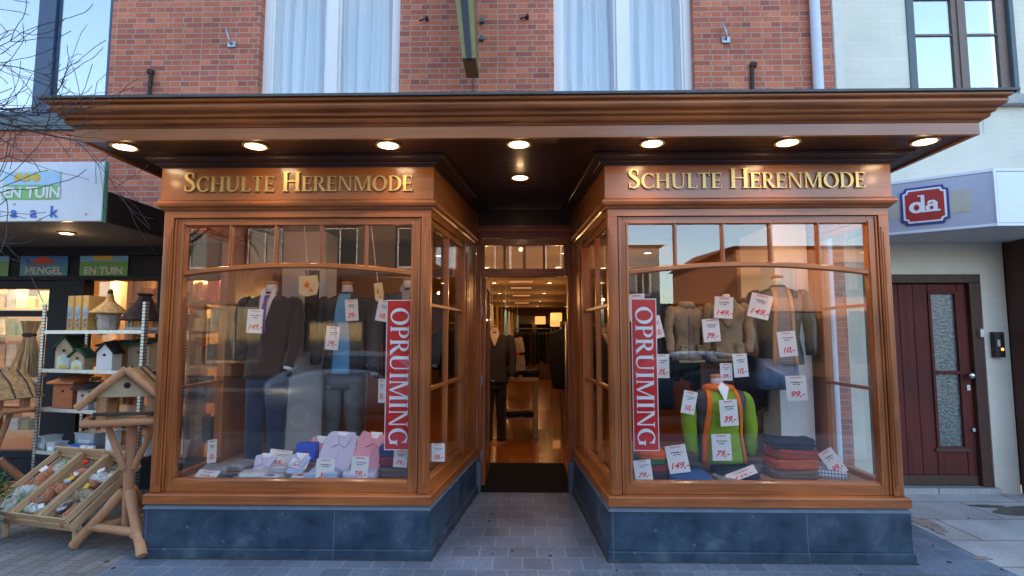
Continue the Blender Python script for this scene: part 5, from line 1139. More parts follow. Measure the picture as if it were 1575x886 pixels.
# ------------------------------------------------------------------ goods lying on the window floors
M['pink_dot'] = check('pink_check_shirt', (.75, .42, .46), (.72, .16, .24), 90, 90); M['lilac'] = check('lilac_shirt', (.62, .56, .68), (.52, .46, .62), 110, 0); M['pale_blue'] = mat('pale_blue_shirt', (.42, .50, .68), .8, var=.08)
def packed_shirt(px, py, Y, w_, h_, lab, mt, under, lean=.75, seed=0):
    p = at(px, py, Y); t = empty('packed_shirt', p, label=lab, cat='shirt', group='packed shirts in the suit window')
    t.rotation_euler = (0, R(4), 0)
    m = Matrix.Rotation(-lean, 4, 'X')
    b = MB(m)
    folded(b, (0, 0, 0), 0, 0, 0) if False else None
    q = MB(); folded(q, (0, 0, 0), w_, .045, h_, 0, seed, pw=9)
    q.v = [m @ v for v in q.v]; q.build('shirt_body', M[mt], t, smooth=True, auto=True)
    for s_ in (-1, 1):
        MB(m).prism([(s_*.004, h_-.085), (s_*.055, h_-.115), (s_*.085, h_-.01), (s_*.04, h_+.015)], -.036, -.024).build('collar', M[mt], t, bevel=.003)
    MB(m).prism([(-.045, h_-.03), (.045, h_-.03), (.05, h_+.035), (-.05, h_+.035)], -.022, -.004).build('neck_band', M['white_print'], t, bevel=.003)
    MB(m).box(-.009, .009, -.028, -.0245, .02, h_-.10).build('placket', M[mt], t)
    return t
packed_shirt(507, 733, 4.32, .275, .35, 'lilac packed shirt propped up beside the blue box', 'lilac', 'pale_blue', seed=1)
packed_shirt(562, 731, 4.32, .265, .34, 'pink checked packed shirt propped up beside the red banner', 'pink_dot', 'pale_blue', seed=2)
for px, Y, w_, mt, lab in ((452, 4.30, .13, 'pale_blue', 'small pale blue packed shirt nearest the blue box'), (398, 4.34, .13, 'lilac', 'small lilac packed shirt beside the pink price card'), (533, 4.50, .17, 'white_print', 'white packed shirt standing between the lilac and pink shirts'), (484, 4.55, .17, 'pink_dot', 'pink checked packed shirt partly behind the lilac shirt'), (590, 4.42, .15, 'lilac', 'narrow lilac packed shirt beside the red banner foot')):
    packed_shirt(px, 731 if Y < 4.4 else 716, Y, w_, w_*1.25, lab, mt, 'pale_blue', lean=.9 if Y < 4.4 else .6, seed=px)
bx = empty('blue_box', at(473, 707, 4.5), label='upright blue gift box with dark red square in the suit window', cat='gift box')
MB().box(-.075, .075, -.05, .05, 0, .135).build('box_body', mat('royal_blue_card', (.03, .09, .55), .4, var=.03), bx, bevel=.003); MB().box(-.022, .022, -.053, -.0505, .03, .08).build('box_label', mat('dark_red_label', (.22, .03, .03), .5), bx)
gp = [M['plastic'], mat('grey_shirt', (.28, .27, .29), .7, var=.3, scale=12), mat('white_shirt_pack', (.62, .60, .62), .5, var=.15, scale=10), M['pale_blue']]
for i, (px, py, Y, w_, d, h_, mt, rz, lab) in enumerate(((333, 722, 4.45, .20, .26, .05, gp[1], .3, 'grey folded shirt pack beside the flat price card'), (368, 712, 4.6, .22, .24, .045, gp[1], -.2, 'grey folded shirt pack behind the others'),
   (392, 728, 4.30, .20, .22, .05, gp[2], .2, 'white folded shirt pack near the window corner'), (420, 733, 4.24, .13, .15, .035, gp[2], -.1, 'small white shirt pack with blue tag'), (464, 731, 4.24, .14, .15, .04, gp[2], .15, 'small white shirt pack with orange tag'),
   (432, 718, 4.50, .17, .20, .05, gp[2], .1, 'white shirt pack carrying the pink price card'), (352, 733, 4.26, .13, .12, .03, M['navy'], .5, 'small navy folded knit before the grey packs'),
   (498, 735, 4.24, .25, .16, .07, M['pale_blue'], .0, 'pale blue shirt stack under the lilac shirt'), (554, 735, 4.24, .25, .16, .07, M['lilac'], .05, 'lilac shirt stack under the pink checked shirt'), (600, 733, 4.6, .18, .2, .06, M['pale_blue'], .1, 'pale blue shirt pack behind the pink checked shirt'), (375, 735, 4.22, .16, .12, .03, M['plastic'], -.1, 'clear wrapped shirt pack nearest the glass'))):
    p = at(px, py, Y); folded_thing('shirt_pack', lab, 'shirt pack', p.x, Y, DF+.001, w_, d, h_, mt, rz, i, 'flat shirt packs')
    if i in (3, 4): tag(MB().box(-.02, .02, -.015, .015, 0, .004).build('paper_tag', M['blue_ink'] if i == 3 else M['orange']), '%s paper tag on a small white shirt pack' % ('blue' if i == 3 else 'orange'), 'paper tag').location = (p.x, Y-.03, DF+h_+.006)
sh = tag(MB().loft([(0, 0, 0, .13, .045, 2.4), (0, 0, .018, .135, .048, 2.4), (.03, 0, .045, .10, .044, 2.2), (.06, 0, .07, .06, .036, 2), (.075, 0, .085, .04, .03, 2)], 28).build('leather_shoe', M['skin_cap'], smooth=True), 'tan leather shoe standing behind the shirt packs', 'shoe')
sh.location = (at(410, 710, 4.75).x, 4.75, DF+.001); sh.rotation_euler = (0, 0, .2)
for px, x_, c, z, h_, lab in ((606, 0, cloth('taupe_knit', (.16, .11, .09)), 0, .085, 'taupe folded jumper at the bottom of the stack under the banner'), (606, 0, cloth('wine_knit', (.24, .02, .04)), .087, .075, 'wine red folded jumper in the middle of the stack under the banner'), (606, 0, cloth('deep_blue_knit', (.02, .05, .16)), .165, .07, 'dark blue folded jumper on top of the stack under the banner')):
    p = at(px, 715, 4.42); folded_thing('folded_jumper', lab, 'jumper', p.x+.05, 4.42, DF+.001+z, .30, .26, h_, c, 0, int(z*100), 'jumper stack in the suit window')
RS = [  # x px, Y, width, stack of colours
 (1216, 4.45, .36, [((.17, .10, .075), .065, 'taupe jumper at the bottom of the red stack'), ((.50, .085, .02), .075, 'orange red jumper second from the bottom of the red stack'), ((.33, .03, .012), .075, 'dark red jumper under the navy one'), ((.014, .016, .04), .07, 'navy jumper on top of the red stack')]),
 (1000, 4.40, .24, [((.05, .02, .02), .06, 'dark brown jumper under the banner stack'), ((.28, .02, .02), .05, 'deep red jumper under the green one'), ((.03, .14, .04), .04, 'green jumper under the orange one'), ((.62, .12, .015), .05, 'orange jumper on the banner stack')]),
 (1046, 4.48, .26, [((.015, .03, .06), .08, 'dark teal jumper beneath the brown jumper'), ((.09, .055, .04), .10, 'brown jumper supporting a price card')]),
 (1062, 4.26, .30, [((.025, .085, .24), .06, 'bright blue folded jeans at the glass')]),
 (1130, 4.42, .32, [((.012, .02, .035), .065, 'black folded jeans before the green jersey')]),
 (1118, 4.27, .17, [((.28, .25, .22), .028, 'beige folded belt cloth at the glass')])]
for j, (px, Y, w_, st) in enumerate(RS):
    x = at(px, 715, Y).x; z = DF+.001
    for i, (c, h_, lab) in enumerate(st):
        folded_thing('folded_jumper', lab, 'jumper', x+.008*((i*7+j) % 3-1), Y, z, w_*(1-.03*i), .26, h_, cloth('knit_%d_%d' % (j, i), c), .08*((i+j) % 3-1), i+j*5, 'folded clothes in the jacket window'); z += h_*1.02
folded_thing('checked_shirt', 'blue and white checked shirt folded near the white wall', 'shirt', at(1275, 715, 4.42).x, 4.45, DF+.001, .26, .24, .055, check('blue_white_check', (.65, .68, .72), (.05, .07, .13), 45, 45), -.4, 5)
folded_thing('checked_shirt', 'dark striped shirt folded behind the green jersey sleeve', 'shirt', at(1158, 700, 4.62).x, 4.62, DF+.001, .24, .24, .06, check('dark_stripe', (.05, .05, .06), (.4, .35, .3), 50, 0), .3, 6)
# dark clothes hung behind the banner in the jacket window
for px, Y, w_, z0, z1, c, lab in ((1005, 4.95, .34, .95, 2.05, DC[0], 'charcoal coat hung behind the red banner of the jacket window'), (1150, 5.25, .30, .9, 1.95, DC[2], 'brown coat hung behind the navy jumper')):
    x = at(px, 500, Y).x
    tag(MB().loft([(x, Y, z0, w_*.5, .08, 2.4), (x, Y, z0+.4, w_*.46, .09, 2.4), (x, Y, z1-.25, w_*.52, .10, 2.4), (x, Y, z1-.1, w_*.48, .08, 2.4), (x, Y, z1, w_*.18, .05, 2)], 28).build('hung_coat', c, smooth=True), lab, 'coat')

# ================================================================== ACROSS THE STREET (seen mirrored in the panes)
def far_house(lab, x0, x1, y, h_, wm, wins, depth=9, fw=mat('aged_white_frame', (.30, .31, .33), .6)):
    t = empty('far_house', ((x0+x1)/2, y, 0), label=lab, cat='building', group='houses across the street')
    cells(MB(), x0, x1, 0, h_, y-.3, y, wins).box(x0, x1, y-depth, y-depth+.3, 0, h_).box(x0, x0+.3, y-depth+.301, y-.301, 0, h_).box(x1-.3, x1, y-depth+.301, y-.301, 0, h_).build('wall', wm, t, world=True)
    MB().add([(x0-.2, y+.3, h_), (x1+.2, y+.3, h_), (x1+.2, y-depth/2, h_+(2 if h_ > 6 else .25)), (x0-.2, y-depth/2, h_+(2 if h_ > 6 else .25)), (x0-.2, y-depth-.3, h_), (x1+.2, y-depth-.3, h_)], [(0,1,2,3), (3,2,5,4), (0,3,4), (1,5,2), (0,4,5,1)]).build('roof', M['tile_orange'] if h_ < 6 else M['lead'], t, world=True)
    for a, b, c, d in wins:
        f = MB().box(a, a+.1, y-.26, y-.18, c, d).box(b-.1, b, y-.26, y-.18, c, d).box(a+.1, b-.1, y-.26, y-.18, c, c+.1).box(a+.1, b-.1, y-.26, y-.18, d-.1, d).box((a+b)/2-.025, (a+b)/2+.025, y-.26, y-.18, c+.1, d-.1).build('window', fw if c > 3 else M['brown_frame'], t, world=True)
        MB().box(a+.1, b-.1, y-.24, y-.23, c+.1, d-.1).build('pane', M['car_glass'], f, world=True)
w1 = [(x, x+1.5, z, z+1.7) for x in (-17, -14, -11, -8, -5, -2, 1) for z in (4.2, 7.2)]+[(x, x+2.3, .5, 2.8) for x in (-16.5, -12.5, -8.5, -4.5, -.5)]
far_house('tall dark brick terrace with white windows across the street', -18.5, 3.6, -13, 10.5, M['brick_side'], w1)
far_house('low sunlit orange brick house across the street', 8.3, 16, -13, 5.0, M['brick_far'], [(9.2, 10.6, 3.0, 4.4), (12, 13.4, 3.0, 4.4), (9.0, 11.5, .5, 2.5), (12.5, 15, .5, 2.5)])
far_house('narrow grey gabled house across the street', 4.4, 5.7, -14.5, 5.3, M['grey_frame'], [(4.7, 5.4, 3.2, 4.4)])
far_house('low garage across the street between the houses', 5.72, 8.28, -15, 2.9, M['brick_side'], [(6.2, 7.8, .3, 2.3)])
def car(lab, loc, rz, paint):
    t = empty('parked_car', loc, rz, label=lab, cat='car', group='cars parked along the kerb')
    # sections along the length: x, half width, sill z, belt z, roof z, roof half width
    sec = [(-2.05, .62, .35, .55, .56, .50), (-1.95, .76, .25, .72, .74, .60), (-1.5, .84, .22, .88, .92, .68), (-1.05, .86, .22, .93, .97, .66), (-.35, .87, .22, .95, 1.38, .56), (.3, .87, .22, .95, 1.46, .57), (1.1, .87, .22, .95, 1.42, .56), (1.65, .85, .24, .95, 1.12, .58), (1.9, .80, .27, .92, .98, .62), (2.02, .70, .35, .80, .82, .6)]
    vs = []
    for x, w_, s, b, r_, rw in sec:
        for y, z in ((-w_*.92, s), (-w_, (s+b)/2), (-w_*.97, b), (-rw, r_), (rw, r_), (w_*.97, b), (w_, (s+b)/2), (w_*.92, s)): vs.append((x, y, z))
    n = 8; fs = [(i*n+k, i*n+(k+1) % n, (i+1)*n+(k+1) % n, (i+1)*n+k) for i in range(len(sec)-1) for k in range(n)]+[tuple(range(n)), tuple((len(sec)-1)*n+k for k in range(n-1, -1, -1))]
    o = MB().add(vs, fs).build('body', paint, t, smooth=True); s_ = o.modifiers.new('sub', 'SUBSURF'); s_.levels = 2; s_.render_levels = 2
    for s_ in (-1, 1):
        g = MB(); g.add([(-.80, s_*.80, .98), (-.30, s_*.625, 1.33), (1.10, s_*.63, 1.36), (1.55, s_*.76, 1.0), (-.80, s_*.79, .97), (-.30, s_*.60, 1.32), (1.10, s_*.60, 1.35), (1.55, s_*.74, .99)], [(0,1,2,3), (7,6,5,4), (0,4,5,1), (1,5,6,2), (2,6,7,3), (3,7,4,0)])
        g.build('window', M['car_glass'], t)
    for x in (-1.28, 1.25):
        for s_ in (-1, 1):
            mm = Matrix.Translation((x, s_*.78, .31)) @ Matrix.Rotation(math.pi/2, 4, 'X')
            o = MB(mm).lathe([(.20, -.10), (.29, -.10), (.315, -.07), (.315, .07), (.29, .10), (.20, .10)], n=28).build('wheel', M['tyre'], t, smooth=True); MB(mm).lathe([(.01, -.09), (.19, -.105), (.195, .105), (.01, .09)], n=20).build('rim', M['zinc'], o)
    for s_ in (-1, 1): MB().loft([(-1.93, s_*.55, .60, .06, .14, 2.5), (-1.90, s_*.55, .70, .06, .15, 2.5)], 16).build('headlight', M['white'], t, smooth=True)
    return t
car('silver blue parked car reflected in the suit window', (-2.6, -2.15, -.11), math.pi, M['car_silver'])
car('dark blue parked car reflected in the jacket window', (2.9, -2.15, -.11), 0, M['car_blue'])

# ================================================================== GARDEN SHOP ON THE LEFT
gs = empty('garden_shop_front', (-5, FY, 0), label='blue black garden shop front with picture panels over lit windows', cat='shop front')
yg = FY+.0
mb = MB(); mb.box(-9, -2.96, yg-.03, yg+.10, 2.455, 2.60)
for a, b in ((-5.05, -4.72), (-3.92, -3.72), (-2.99, -2.94)): mb.box(a, b, yg-.02, yg+.12, .30, 2.19)
mb.box(-9, -2.96, yg-.028, yg+.10, 2.19, 2.235)
mb.box(-9, -2.96, yg+.02, yg+.11, 2.236, 2.454)
mb.box(-9, -2.96, yg-.02, yg+.12, .0, .299)
mb.build('shop_frame', M['black_frame'], gs, world=True, bevel=.004)
mb = MB()
for a, b, c, d in ((-6.2, -5.05, .30, .38), (-6.2, -5.05, 2.10, 2.188), (-5.12, -5.052, .381, 2.099), (-6.2, -5.121, 1.80, 1.86)): mb.box(a, b, yg+.0, yg+.08, c, d)
mb.build('door_frame', M['black_frame'], gs, world=True, bevel=.003)
MB().box(-9, -3.0, yg+.085, yg+.09, .3, 2.19).build('pane', M['glass'], gs, world=True)
def panel_sign(px, lab, kind_):
    a, b = at(px-38, 425, yg+.01), at(px+38, 389, yg+.01); c = (a+b)/2; W_, H_ = (b.x-a.x)/2, (b.z-a.z)/2
    t = empty('picture_panel', (c.x, yg+.012, c.z), label=lab, cat='sign', group='picture panels over the garden shop window')
    MB().box(-W_, W_, -.004, .006, -H_, H_).build('panel_sheet', M['teal'] if kind_ == 'fish' else M['leaf_green'], t)
    if kind_ == 'fish':
        MB().box(-W_, W_, -.006, -.0042, -H_*.0, H_).build('sky_band', mat('deep_sky_blue', (.01, .16, .48), .4, var=.03), t)
        MB().prism([(-W_*.52, H_*.25), (-W_*.35, H_*.5), (-W_*.15, H_*.62), (0, H_*.9), (.02, H_*.62), (W_*.22, H_*.42), (W_*.42, H_*.58), (W_*.38, H_*.25), (W_*.44, -.0), (W_*.22, H_*.15), (W_*.05, -.0), (-W_*.25, .0)], -.009, -.0062).build('fish', M['fish_red'], t)
        MB().prism([(-W_*.75, H_*.5), (-W_*.70, H_*.5), (-W_*.60, H_*.1), (-W_*.66, H_*.1)], -.008, -.0062).build('float', M['black_ink'], t)
        s = 'HENGEL'
    else:
        MB().box(-W_, W_, -.006, -.0042, H_*.25, H_).build('sky_band', M['sky_blue'], t)
        f = MB()
        for i in range(3):
            cx = -.08+.07*i; f.prism([(cx+.034*math.cos(R(q*30)), H_*.58+.032*math.sin(R(q*30))) for q in range(12)], -.009-.0002*i, -.0062)
        f.build('flowers', M['yellow'], t); s = 'EN TUIN' if kind_ == 'garden' else 'EN'
        if kind_ == 'animal': s = 'IEREN'
    text_obj('panel_words', s, H_*.86, M['letter_grey'], t, (0, -.0068, -H_*.55), .0008, 0, .003)
panel_sign(68, 'blue picture panel with red fish and the word HENGEL', 'fish')
panel_sign(160, 'green and blue picture panel with yellow flowers and the words EN TUIN', 'garden')
panel_sign(-23, 'green picture panel cut off at the edge of the view', 'animal')
# canopy with lightbox sign
gc = empty('garden_canopy', (-5.5, 4.5, 2.54), label='dark flat canopy with grey underside over the garden shop', cat='canopy')
MB().box(-9, -3.50, 4.46, FY-.002, 2.552, 2.575).build('soffit', M['under'], gc, world=True)
mb = MB(); mb.box(-9, -3.472, 4.44, FY-.003, 2.577, 2.80); mb.box(-3.498, -3.474, 4.45, FY-.004, 2.54, 2.576)
mb.build('canopy_box', M['fascia_dark'], gc, world=True, bevel=.004)
p = at(110, 351, 5.0); downlight(p.x, 4.95, 2.55, 'lit lamp under the dark garden shop canopy', 'garden canopy lamps', r=.05, power=5)
bs = empty('lightbox_sign', (-5.5, 4.40, 2.8), label='white lightbox sign with green garden picture and blue letters', cat='sign')
MB().box(-9, -3.49, 4.40, 4.438, 2.540, 3.045).build('box_body', M['sign_white'], bs, world=True, bevel=.004)
MB().box(-3.488, -3.480, 4.395, 4.438, 2.535, 3.05).build('end_cap', mat('green_edge', (.20, .55, .42), .4, var=.02), bs, world=True)
def sg(x, y): q = at(x, y, 4.395); return q
a, b = sg(3, 307), sg(94, 264)
ps = MB().box(a.x, b.x, 4.3962, 4.3995, a.z, b.z).build('picture_sheet', M['leaf_green'] if False else mat('light_green_print', (.22, .55, .16), .4, var=.1), bs, world=True)
MB().box(a.x+.004, b.x-.004, 4.3940, 4.3960, (a.z+b.z)/2+.005, b.z-.004).build('sky_band', mat('pale_sky_print', (.42, .65, .88), .4, var=.06), ps, world=True)
f = MB()
for i in range(3):
    q = sg(28+14*i, 273); f.prism([(q.x+.035*math.cos(R(k*30)), q.z+.036*math.sin(R(k*30))) for k in range(12)], 4.3915-.0003*i, 4.3938)
f.build('flowers', M['yellow'], ps, world=True)
q = sg(49, 297); text_obj('picture_words', 'EN TUIN', .125, M['white_print'], bs, (q.x+5.5, 4.393-4.40, q.z-2.8), .001, 0, .004)
for x, ch in ((21, 'a'), (51, 'a'), (82, 'k'), (-9, 'm')):
    q = sg(x, 327 if ch != 'k' else 326.5); text_obj('sign_letter', ch, .135, M['blue_ink'], bs, (q.x+5.5, 4.396-4.40, q.z-2.8), .0015, 0, .002)
mb = MB()
for x, y in ((131, 329), (21, 314)): q = sg(x, y); mb.tube([(q.x, 4.40, q.z), (q.x, 4.392, q.z)], .009, 10)
mb.build('screw_cap', M['zinc'], bs, world=True)
# interior room with lit shelves
gi = empty('garden_shop_room', (-5, 7, 0), label='warm lit room with shelves of goods inside the garden shop', cat='shop interior')
MB().box(-9, -3.02, 8.6, 8.7, 0, 2.6).box(-9, -3.02, 5.92, 8.6, 2.6, 2.65).box(-9, -3.02, 5.93, 8.6, -.05, 0).box(-3.06, -3.02, 5.93, 8.6, 0, 2.6).build('wall', mat('ochre_wall', (.50, .30, .12), .8, var=.1), gi, world=True)
for i, (x, y) in enumerate(((-3.6, 6.5), (-5.0, 6.8), (-6.3, 6.8))):
    l = bpy.data.lights.new('lamp_light', 'POINT'); l.energy = 10; l.color = (1, .58, .26); l.shadow_soft_size = .02
    lo = bpy.data.objects.new('lamp_light', l); COL.objects.link(lo); lo.parent = gi; lo.location = (x+5, y-7, 2.35)
    MB().tube([(x, y, 2.6), (x, y, 2.48)], [.09, .06], 14).build('ceiling_fitting', M['lamp_small'], gi, world=True)
rnd = random.Random(11)
boxc = [mat('goods_%d' % i, c, .5, var=.25, scale=20) for i, c in enumerate([(.62, .40, .12), (.55, .12, .06), (.65, .58, .42), (.20, .22, .28), (.70, .35, .08), (.38, .42, .48), (.10, .20, .08)])]
def shelf_unit(x0, x1, y, z0s, lab, seed, mt=M['ply']):
    t = empty('goods_shelf', ((x0+x1)/2, y, 0), label=lab, cat='shelf', group='lit shelves in the garden shop'); rnd = random.Random(seed)
    mb = MB()
    for z in z0s: mb.box(x0, x1, y, y+.30, z-.03, z)
    mb.box(x0-.03, x0, y, y+.3, .005, z0s[-1]+.35).box(x1, x1+.03, y, y+.3, .005, z0s[-1]+.35)
    mb.build('shelf_frame', mt, t, world=True)
    k = 0
    for z in z0s:
        x = x0+.02
        while x < x1-.12:
            w_ = rnd.uniform(.07, .16); h_ = rnd.uniform(.12, .28)
            g = MB().box(0, w_-.012, 0, .18, 0, h_)
            o = g.build('goods_box', boxc[rnd.randrange(7)], bevel=.004); o.location = (x, y+.02+rnd.uniform(0, .05), z+.001); tag(o, '%s goods box on the %s' % ('small' if h_ < .2 else 'tall', lab), 'goods box', lab+' goods'); k += 1
            x += w_+rnd.uniform(.005, .04)
shelf_unit(-4.75, -3.95, 6.5, (.5, .9, 1.3, 1.68, 2.02), 'wall shelf seen over the bird houses', 1)
shelf_unit(-3.85, -3.1, 6.3, (.4, .85, 1.25, 1.65, 2.0), 'narrow shelf beside the wooden bay', 2)
shelf_unit(-6.9, -5.3, 6.9, (.4, .8, 1.2, 1.6, 1.95), 'wide shelf behind the glass door', 3)

# ------------------------------------------------------------------ galvanised rack with bird houses
M['slotted'] = slotted('slotted_steel')
RA = R(-15)   # local x runs left to right along the front; right end stands nearer the street
rk = empty('metal_rack', (-3.45, 4.92, 0), RA, 'galvanised metal rack of four shelves carrying bird houses', 'rack')
RM = Matrix.Translation((-3.45, 4.92, 0)) @ Matrix.Rotation(RA, 4, 'Z')
Lr, Dr = 1.26, .42
SZ = (.50, .90, 1.27, 1.64)
for x in (0, -Lr):
    for y in (0, Dr):
        mb = MB(); mb.box(x-.018, x+.018, y-.002, y+.002, .002, 1.90); mb.box(x-.018 if x else x+.014, x-.014 if x else x+.018, y-.002, y+.036, .002, 1.90)
        mb.build('upright', M['slotted'], rk)
for z in SZ:
    mb = MB(); mb.box(-Lr+.02, -.02, .004, Dr-.004, z-.006, z-.001); mb.box(-Lr+.02, -.02, .0, .0035, z-.030, z+.004); mb.box(-Lr+.02, -.02, Dr-.0035, Dr, z-.030, z+.004)
    mb.build('shelf', M['steel'], rk, bevel=.001)
def onrack(x, y, z): return RM @ Vector((x, y, z))
def rx(px, level):
    """rack x that the photo shows at pixel px on the rack front at a shelf level"""
    d = at(px, 600, 5); t = d.x/d.y; c, s = math.cos(RA), math.sin(RA)     # -3.45+u*c = t*(4.92+u*s)
    return (t*4.92+3.45)/(c-t*s)
def bird_house(name, lab, px, lv, w_, d, h_, wall, roof, style='gable', yoff=.10, rz=0, front=None, cat='bird house'):
    x = rx(px, lv); p = onrack(x, yoff, SZ[lv]); t = empty(name, p, RA+rz, lab, cat, 'bird houses on the rack')
    w_ *= 1.2; d *= 1.1; h_ *= 1.18; a, b = w_/2, d
    if style in ('gable', 'gable_side'):
        body = MB().prism([(-a, 0), (a, 0), (a, h_*.68), (0, h_), (-a, h_*.68)], 0, b).build('house_body', wall, t, bevel=.003)
        r = MB(); o = .02; sl = (h_-h_*.68)/a
        for s_ in (-1, 1):
            r.add([(0, -o, h_+.004), (s_*(a+o), -o, h_*.68-o*sl+.004), (s_*(a+o), b+o, h_*.68-o*sl+.004), (0, b+o, h_+.004), (0, -o, h_+.018), (s_*(a+o), -o, h_*.68-o*sl+.018), (s_*(a+o), b+o, h_*.68-o*sl+.018), (0, b+o, h_+.018)], [(0,1,2,3), (7,6,5,4), (0,4,5,1), (1,5,6,2), (2,6,7,3), (3,7,4,0)])
        r.build('roof', roof, t)
    elif style == 'flat':
        MB().add([(-a, 0, 0), (a, 0, 0), (a, b, 0), (-a, b, 0), (-a, 0, h_*.85), (a, 0, h_*.85), (a, b, h_), (-a, b, h_)], [(0,3,2,1), (4,5,6,7), (0,1,5,4), (1,2,6,5), (2,3,7,6), (3,0,4,7)]).build('house_body', wall, t, bevel=.003)
        MB().add([(-a-.03, -.05, h_*.82+.003), (a+.03, -.05, h_*.82+.003), (a+.03, b+.02, h_*1.02+.003), (-a-.03, b+.02, h_*1.02+.003), (-a-.03, -.05, h_*.82+.018), (a+.03, -.05, h_*.82+.018), (a+.03, b+.02, h_*1.02+.018), (-a-.03, b+.02, h_*1.02+.018)], [(0,3,2,1), (4,5,6,7), (0,1,5,4), (1,2,6,5), (2,3,7,6), (3,0,4,7)]).build('roof', roof, t)
    mm = Matrix.Translation((0, 0, h_*.58)) @ Matrix.Rotation(math.pi/2, 4, 'X')
    MB(mm).lathe([(.013, .002), (.013, .004), (.001, .004)], n=16).build('entrance_hole', M['black'], t)
    if front:
        f = MB().prism([(-a*.75, .006), (a*.75, .006), (a*.75, h_*.38), (0, h_*.50), (-a*.75, h_*.38)], -.004, -.001).build('front_print', M[front], t)
        MB().box(-a*.4, a*.4, -.006, -.0045, .012, .035).build('yellow_strip', M['yellow'], f)
    return t
# top shelf
for i, px in enumerate((79, 91, 103)):
    p = onrack(rx(px, 3), .12, SZ[3]); t = empty('seed_carton', p, RA, ['yellow seed carton with garden picture at the rack upright', 'yellow seed carton with garden picture in the middle of three', 'yellow seed carton with garden picture beside the straw roofed bird house'][i], 'carton', 'yellow seed cartons')
    MB().box(-.036, .036, 0, .20, 0, .345).build('carton_body', mat('carton_ochre', (.50, .34, .12), .6, var=.1), t, bevel=.002)
    MB().box(-.028, .028, -.003, -.0005, .03, .235).build('picture_print', mat('carton_blue', (.22, .36, .58), .5, var=.5, scale=9), t); MB().box(-.026, .026, -.0045, -.0032, .035, .12).build('bird_print', M['seed'], t)
p = onrack(rx(128, 3), .20, SZ[3]); t = empty('round_bird_house', p, RA, 'round bird house with pointed straw roof beside the yellow cartons', 'bird house', 'bird houses on the rack')
MB().lathe([(.085, 0), (.090, .01), (.105, .17), (.10, .18)], n=10).build('house_body', M['birch'], t); MB().lathe([(.165, .165), (.168, .175), (.11, .225), (.06, .27), (.038, .30), (.032, .34), (.026, .36)], n=28).build('roof', M['straw'], t, smooth=True, auto=True)
MB().lathe([(.020, .355), (.026, .37), (.02, .40), (.01, .41)], n=12).build('roof_tip', M['black'], t, smooth=True)
MB(Matrix.Translation((-.03, -.088, .12)) @ Matrix.Rotation(math.pi/2, 4, 'X')).lathe([(.014, .0), (.014, .012), (.001, .012)], n=14).build('entrance_hole', M['black'], t)
p = onrack(rx(189, 3), .17, SZ[3]); t = empty('thatched_feeder', p, RA, 'open bird feeder with dark pointed thatch roof on the top shelf', 'bird feeder', 'bird houses on the rack')
MB().lathe([(.155, 0), (.16, .01), (.16, .028), (.15, .032)], n=8).build('tray', M['birch'], t)
for k in range(6):
    a = R(60*k+30); MB().tube([(.125*math.cos(a), .125*math.sin(a), .03), (.12*math.cos(a), .12*math.sin(a), .105)], .014, 8).build('post', M['birch'], t, smooth=True)
MB().lathe([(.135, .10), (.135, .112), (.13, .114)], n=8).build('ring_beam', M['birch'], t)
MB().lathe([(.20, .095), (.205, .105), (.15, .165), (.10, .235), (.065, .29), (.05, .325), (.07, .345), (.055, .352)], n=26).build('roof', M['thatch'], t, smooth=True, auto=True)
# second shelf
bird_house('bird_house', 'tall bird house with green felt roof and pale green print', 84, 2, .12, .20, .26, M['ply'], M['roof_green'], 'gable', .06, .5, 'mint')
bird_house('bird_house', 'small bird house with green felt roof beside the tall green one', 112, 2, .11, .12, .16, M['ply'], M['roof_green'], 'gable', .02, .3, 'mint')
bird_house('bird_house', 'white bird house with black felt roof and arrow shaped opening', 154, 2, .11, .16, .21, M['white'], M['roof_black'], 'gable', .02, .45)
bird_house('bird_house', 'natural wood bird house with dark roof behind the small green one', 128, 2, .16, .12, .22, M['ply'], M['roof_black'], 'flat', .22, 0)
bird_house('bird_house', 'large natural wood nest box with dark flat roof behind the white one', 172, 2, .22, .14, .24, M['ply'], M['roof_green'], 'flat', .24, 0)
# third shelf
bird_house('bird_house', 'orange stained nest box with tiled lean-to roof', 90, 1, .15, .20, .24, M['tile_orange'], M['tile_orange'], 'flat', .04, .35)
bird_house('bird_house', 'small grey bark nest box beside the orange one', 121, 1, .10, .12, .19, M['birch'], M['thatch'], 'flat', .04, .15)
bird_house('bird_house', 'rounded grey nest box half behind the log feeder', 143, 1, .10, .12, .18, mat('grey_concrete', (.27, .26, .25), .9, var=.3), M['lead'], 'flat', .06, 0)
# lowest shelf
def crate_box(lab, px, y, w_, d, h_, mt, lidm=None, name='plastic_tub', lv=0):
    p = onrack(rx(px, lv), y, SZ[lv]); t = empty(name, p, RA, lab, name.split('_')[-1], 'tubs and boxes on the lowest rack shelf')
    MB().prism([(-w_/2*.9, 0), (w_/2*.9, 0), (w_/2, h_), (-w_/2, h_)], 0, d).build('tub_body', mt, t, bevel=.005)
    MB().box(-w_/2-.006, w_/2+.006, -.006, d+.006, h_+.001, h_+.012).build('lid', lidm or M['plastic'], t, bevel=.003)
    MB().box(-w_*.3, w_*.3, -.004, -.0008, h_*.15, h_*.6).build('paper_label', M['white_print'], t)
crate_box('clear tub with white label at the rack upright', 60, .04, .13, .16, .11, M['plastic'])
crate_box('small clear tub with white and black label', 82, .01, .11, .12, .07, M['plastic'])
crate_box('wide clear tub behind the blue dish', 98, .22, .26, .16, .13, M['plastic'])
crate_box('white and green seed pack standing before the log feeder', 163, .06, .10, .08, .21, M['letter_grey'], M['white'], 'seed_pack')
crate_box('clear tub of green pellets at the nearer rack upright', 205, .10, .16, .2, .15, M['plastic'])
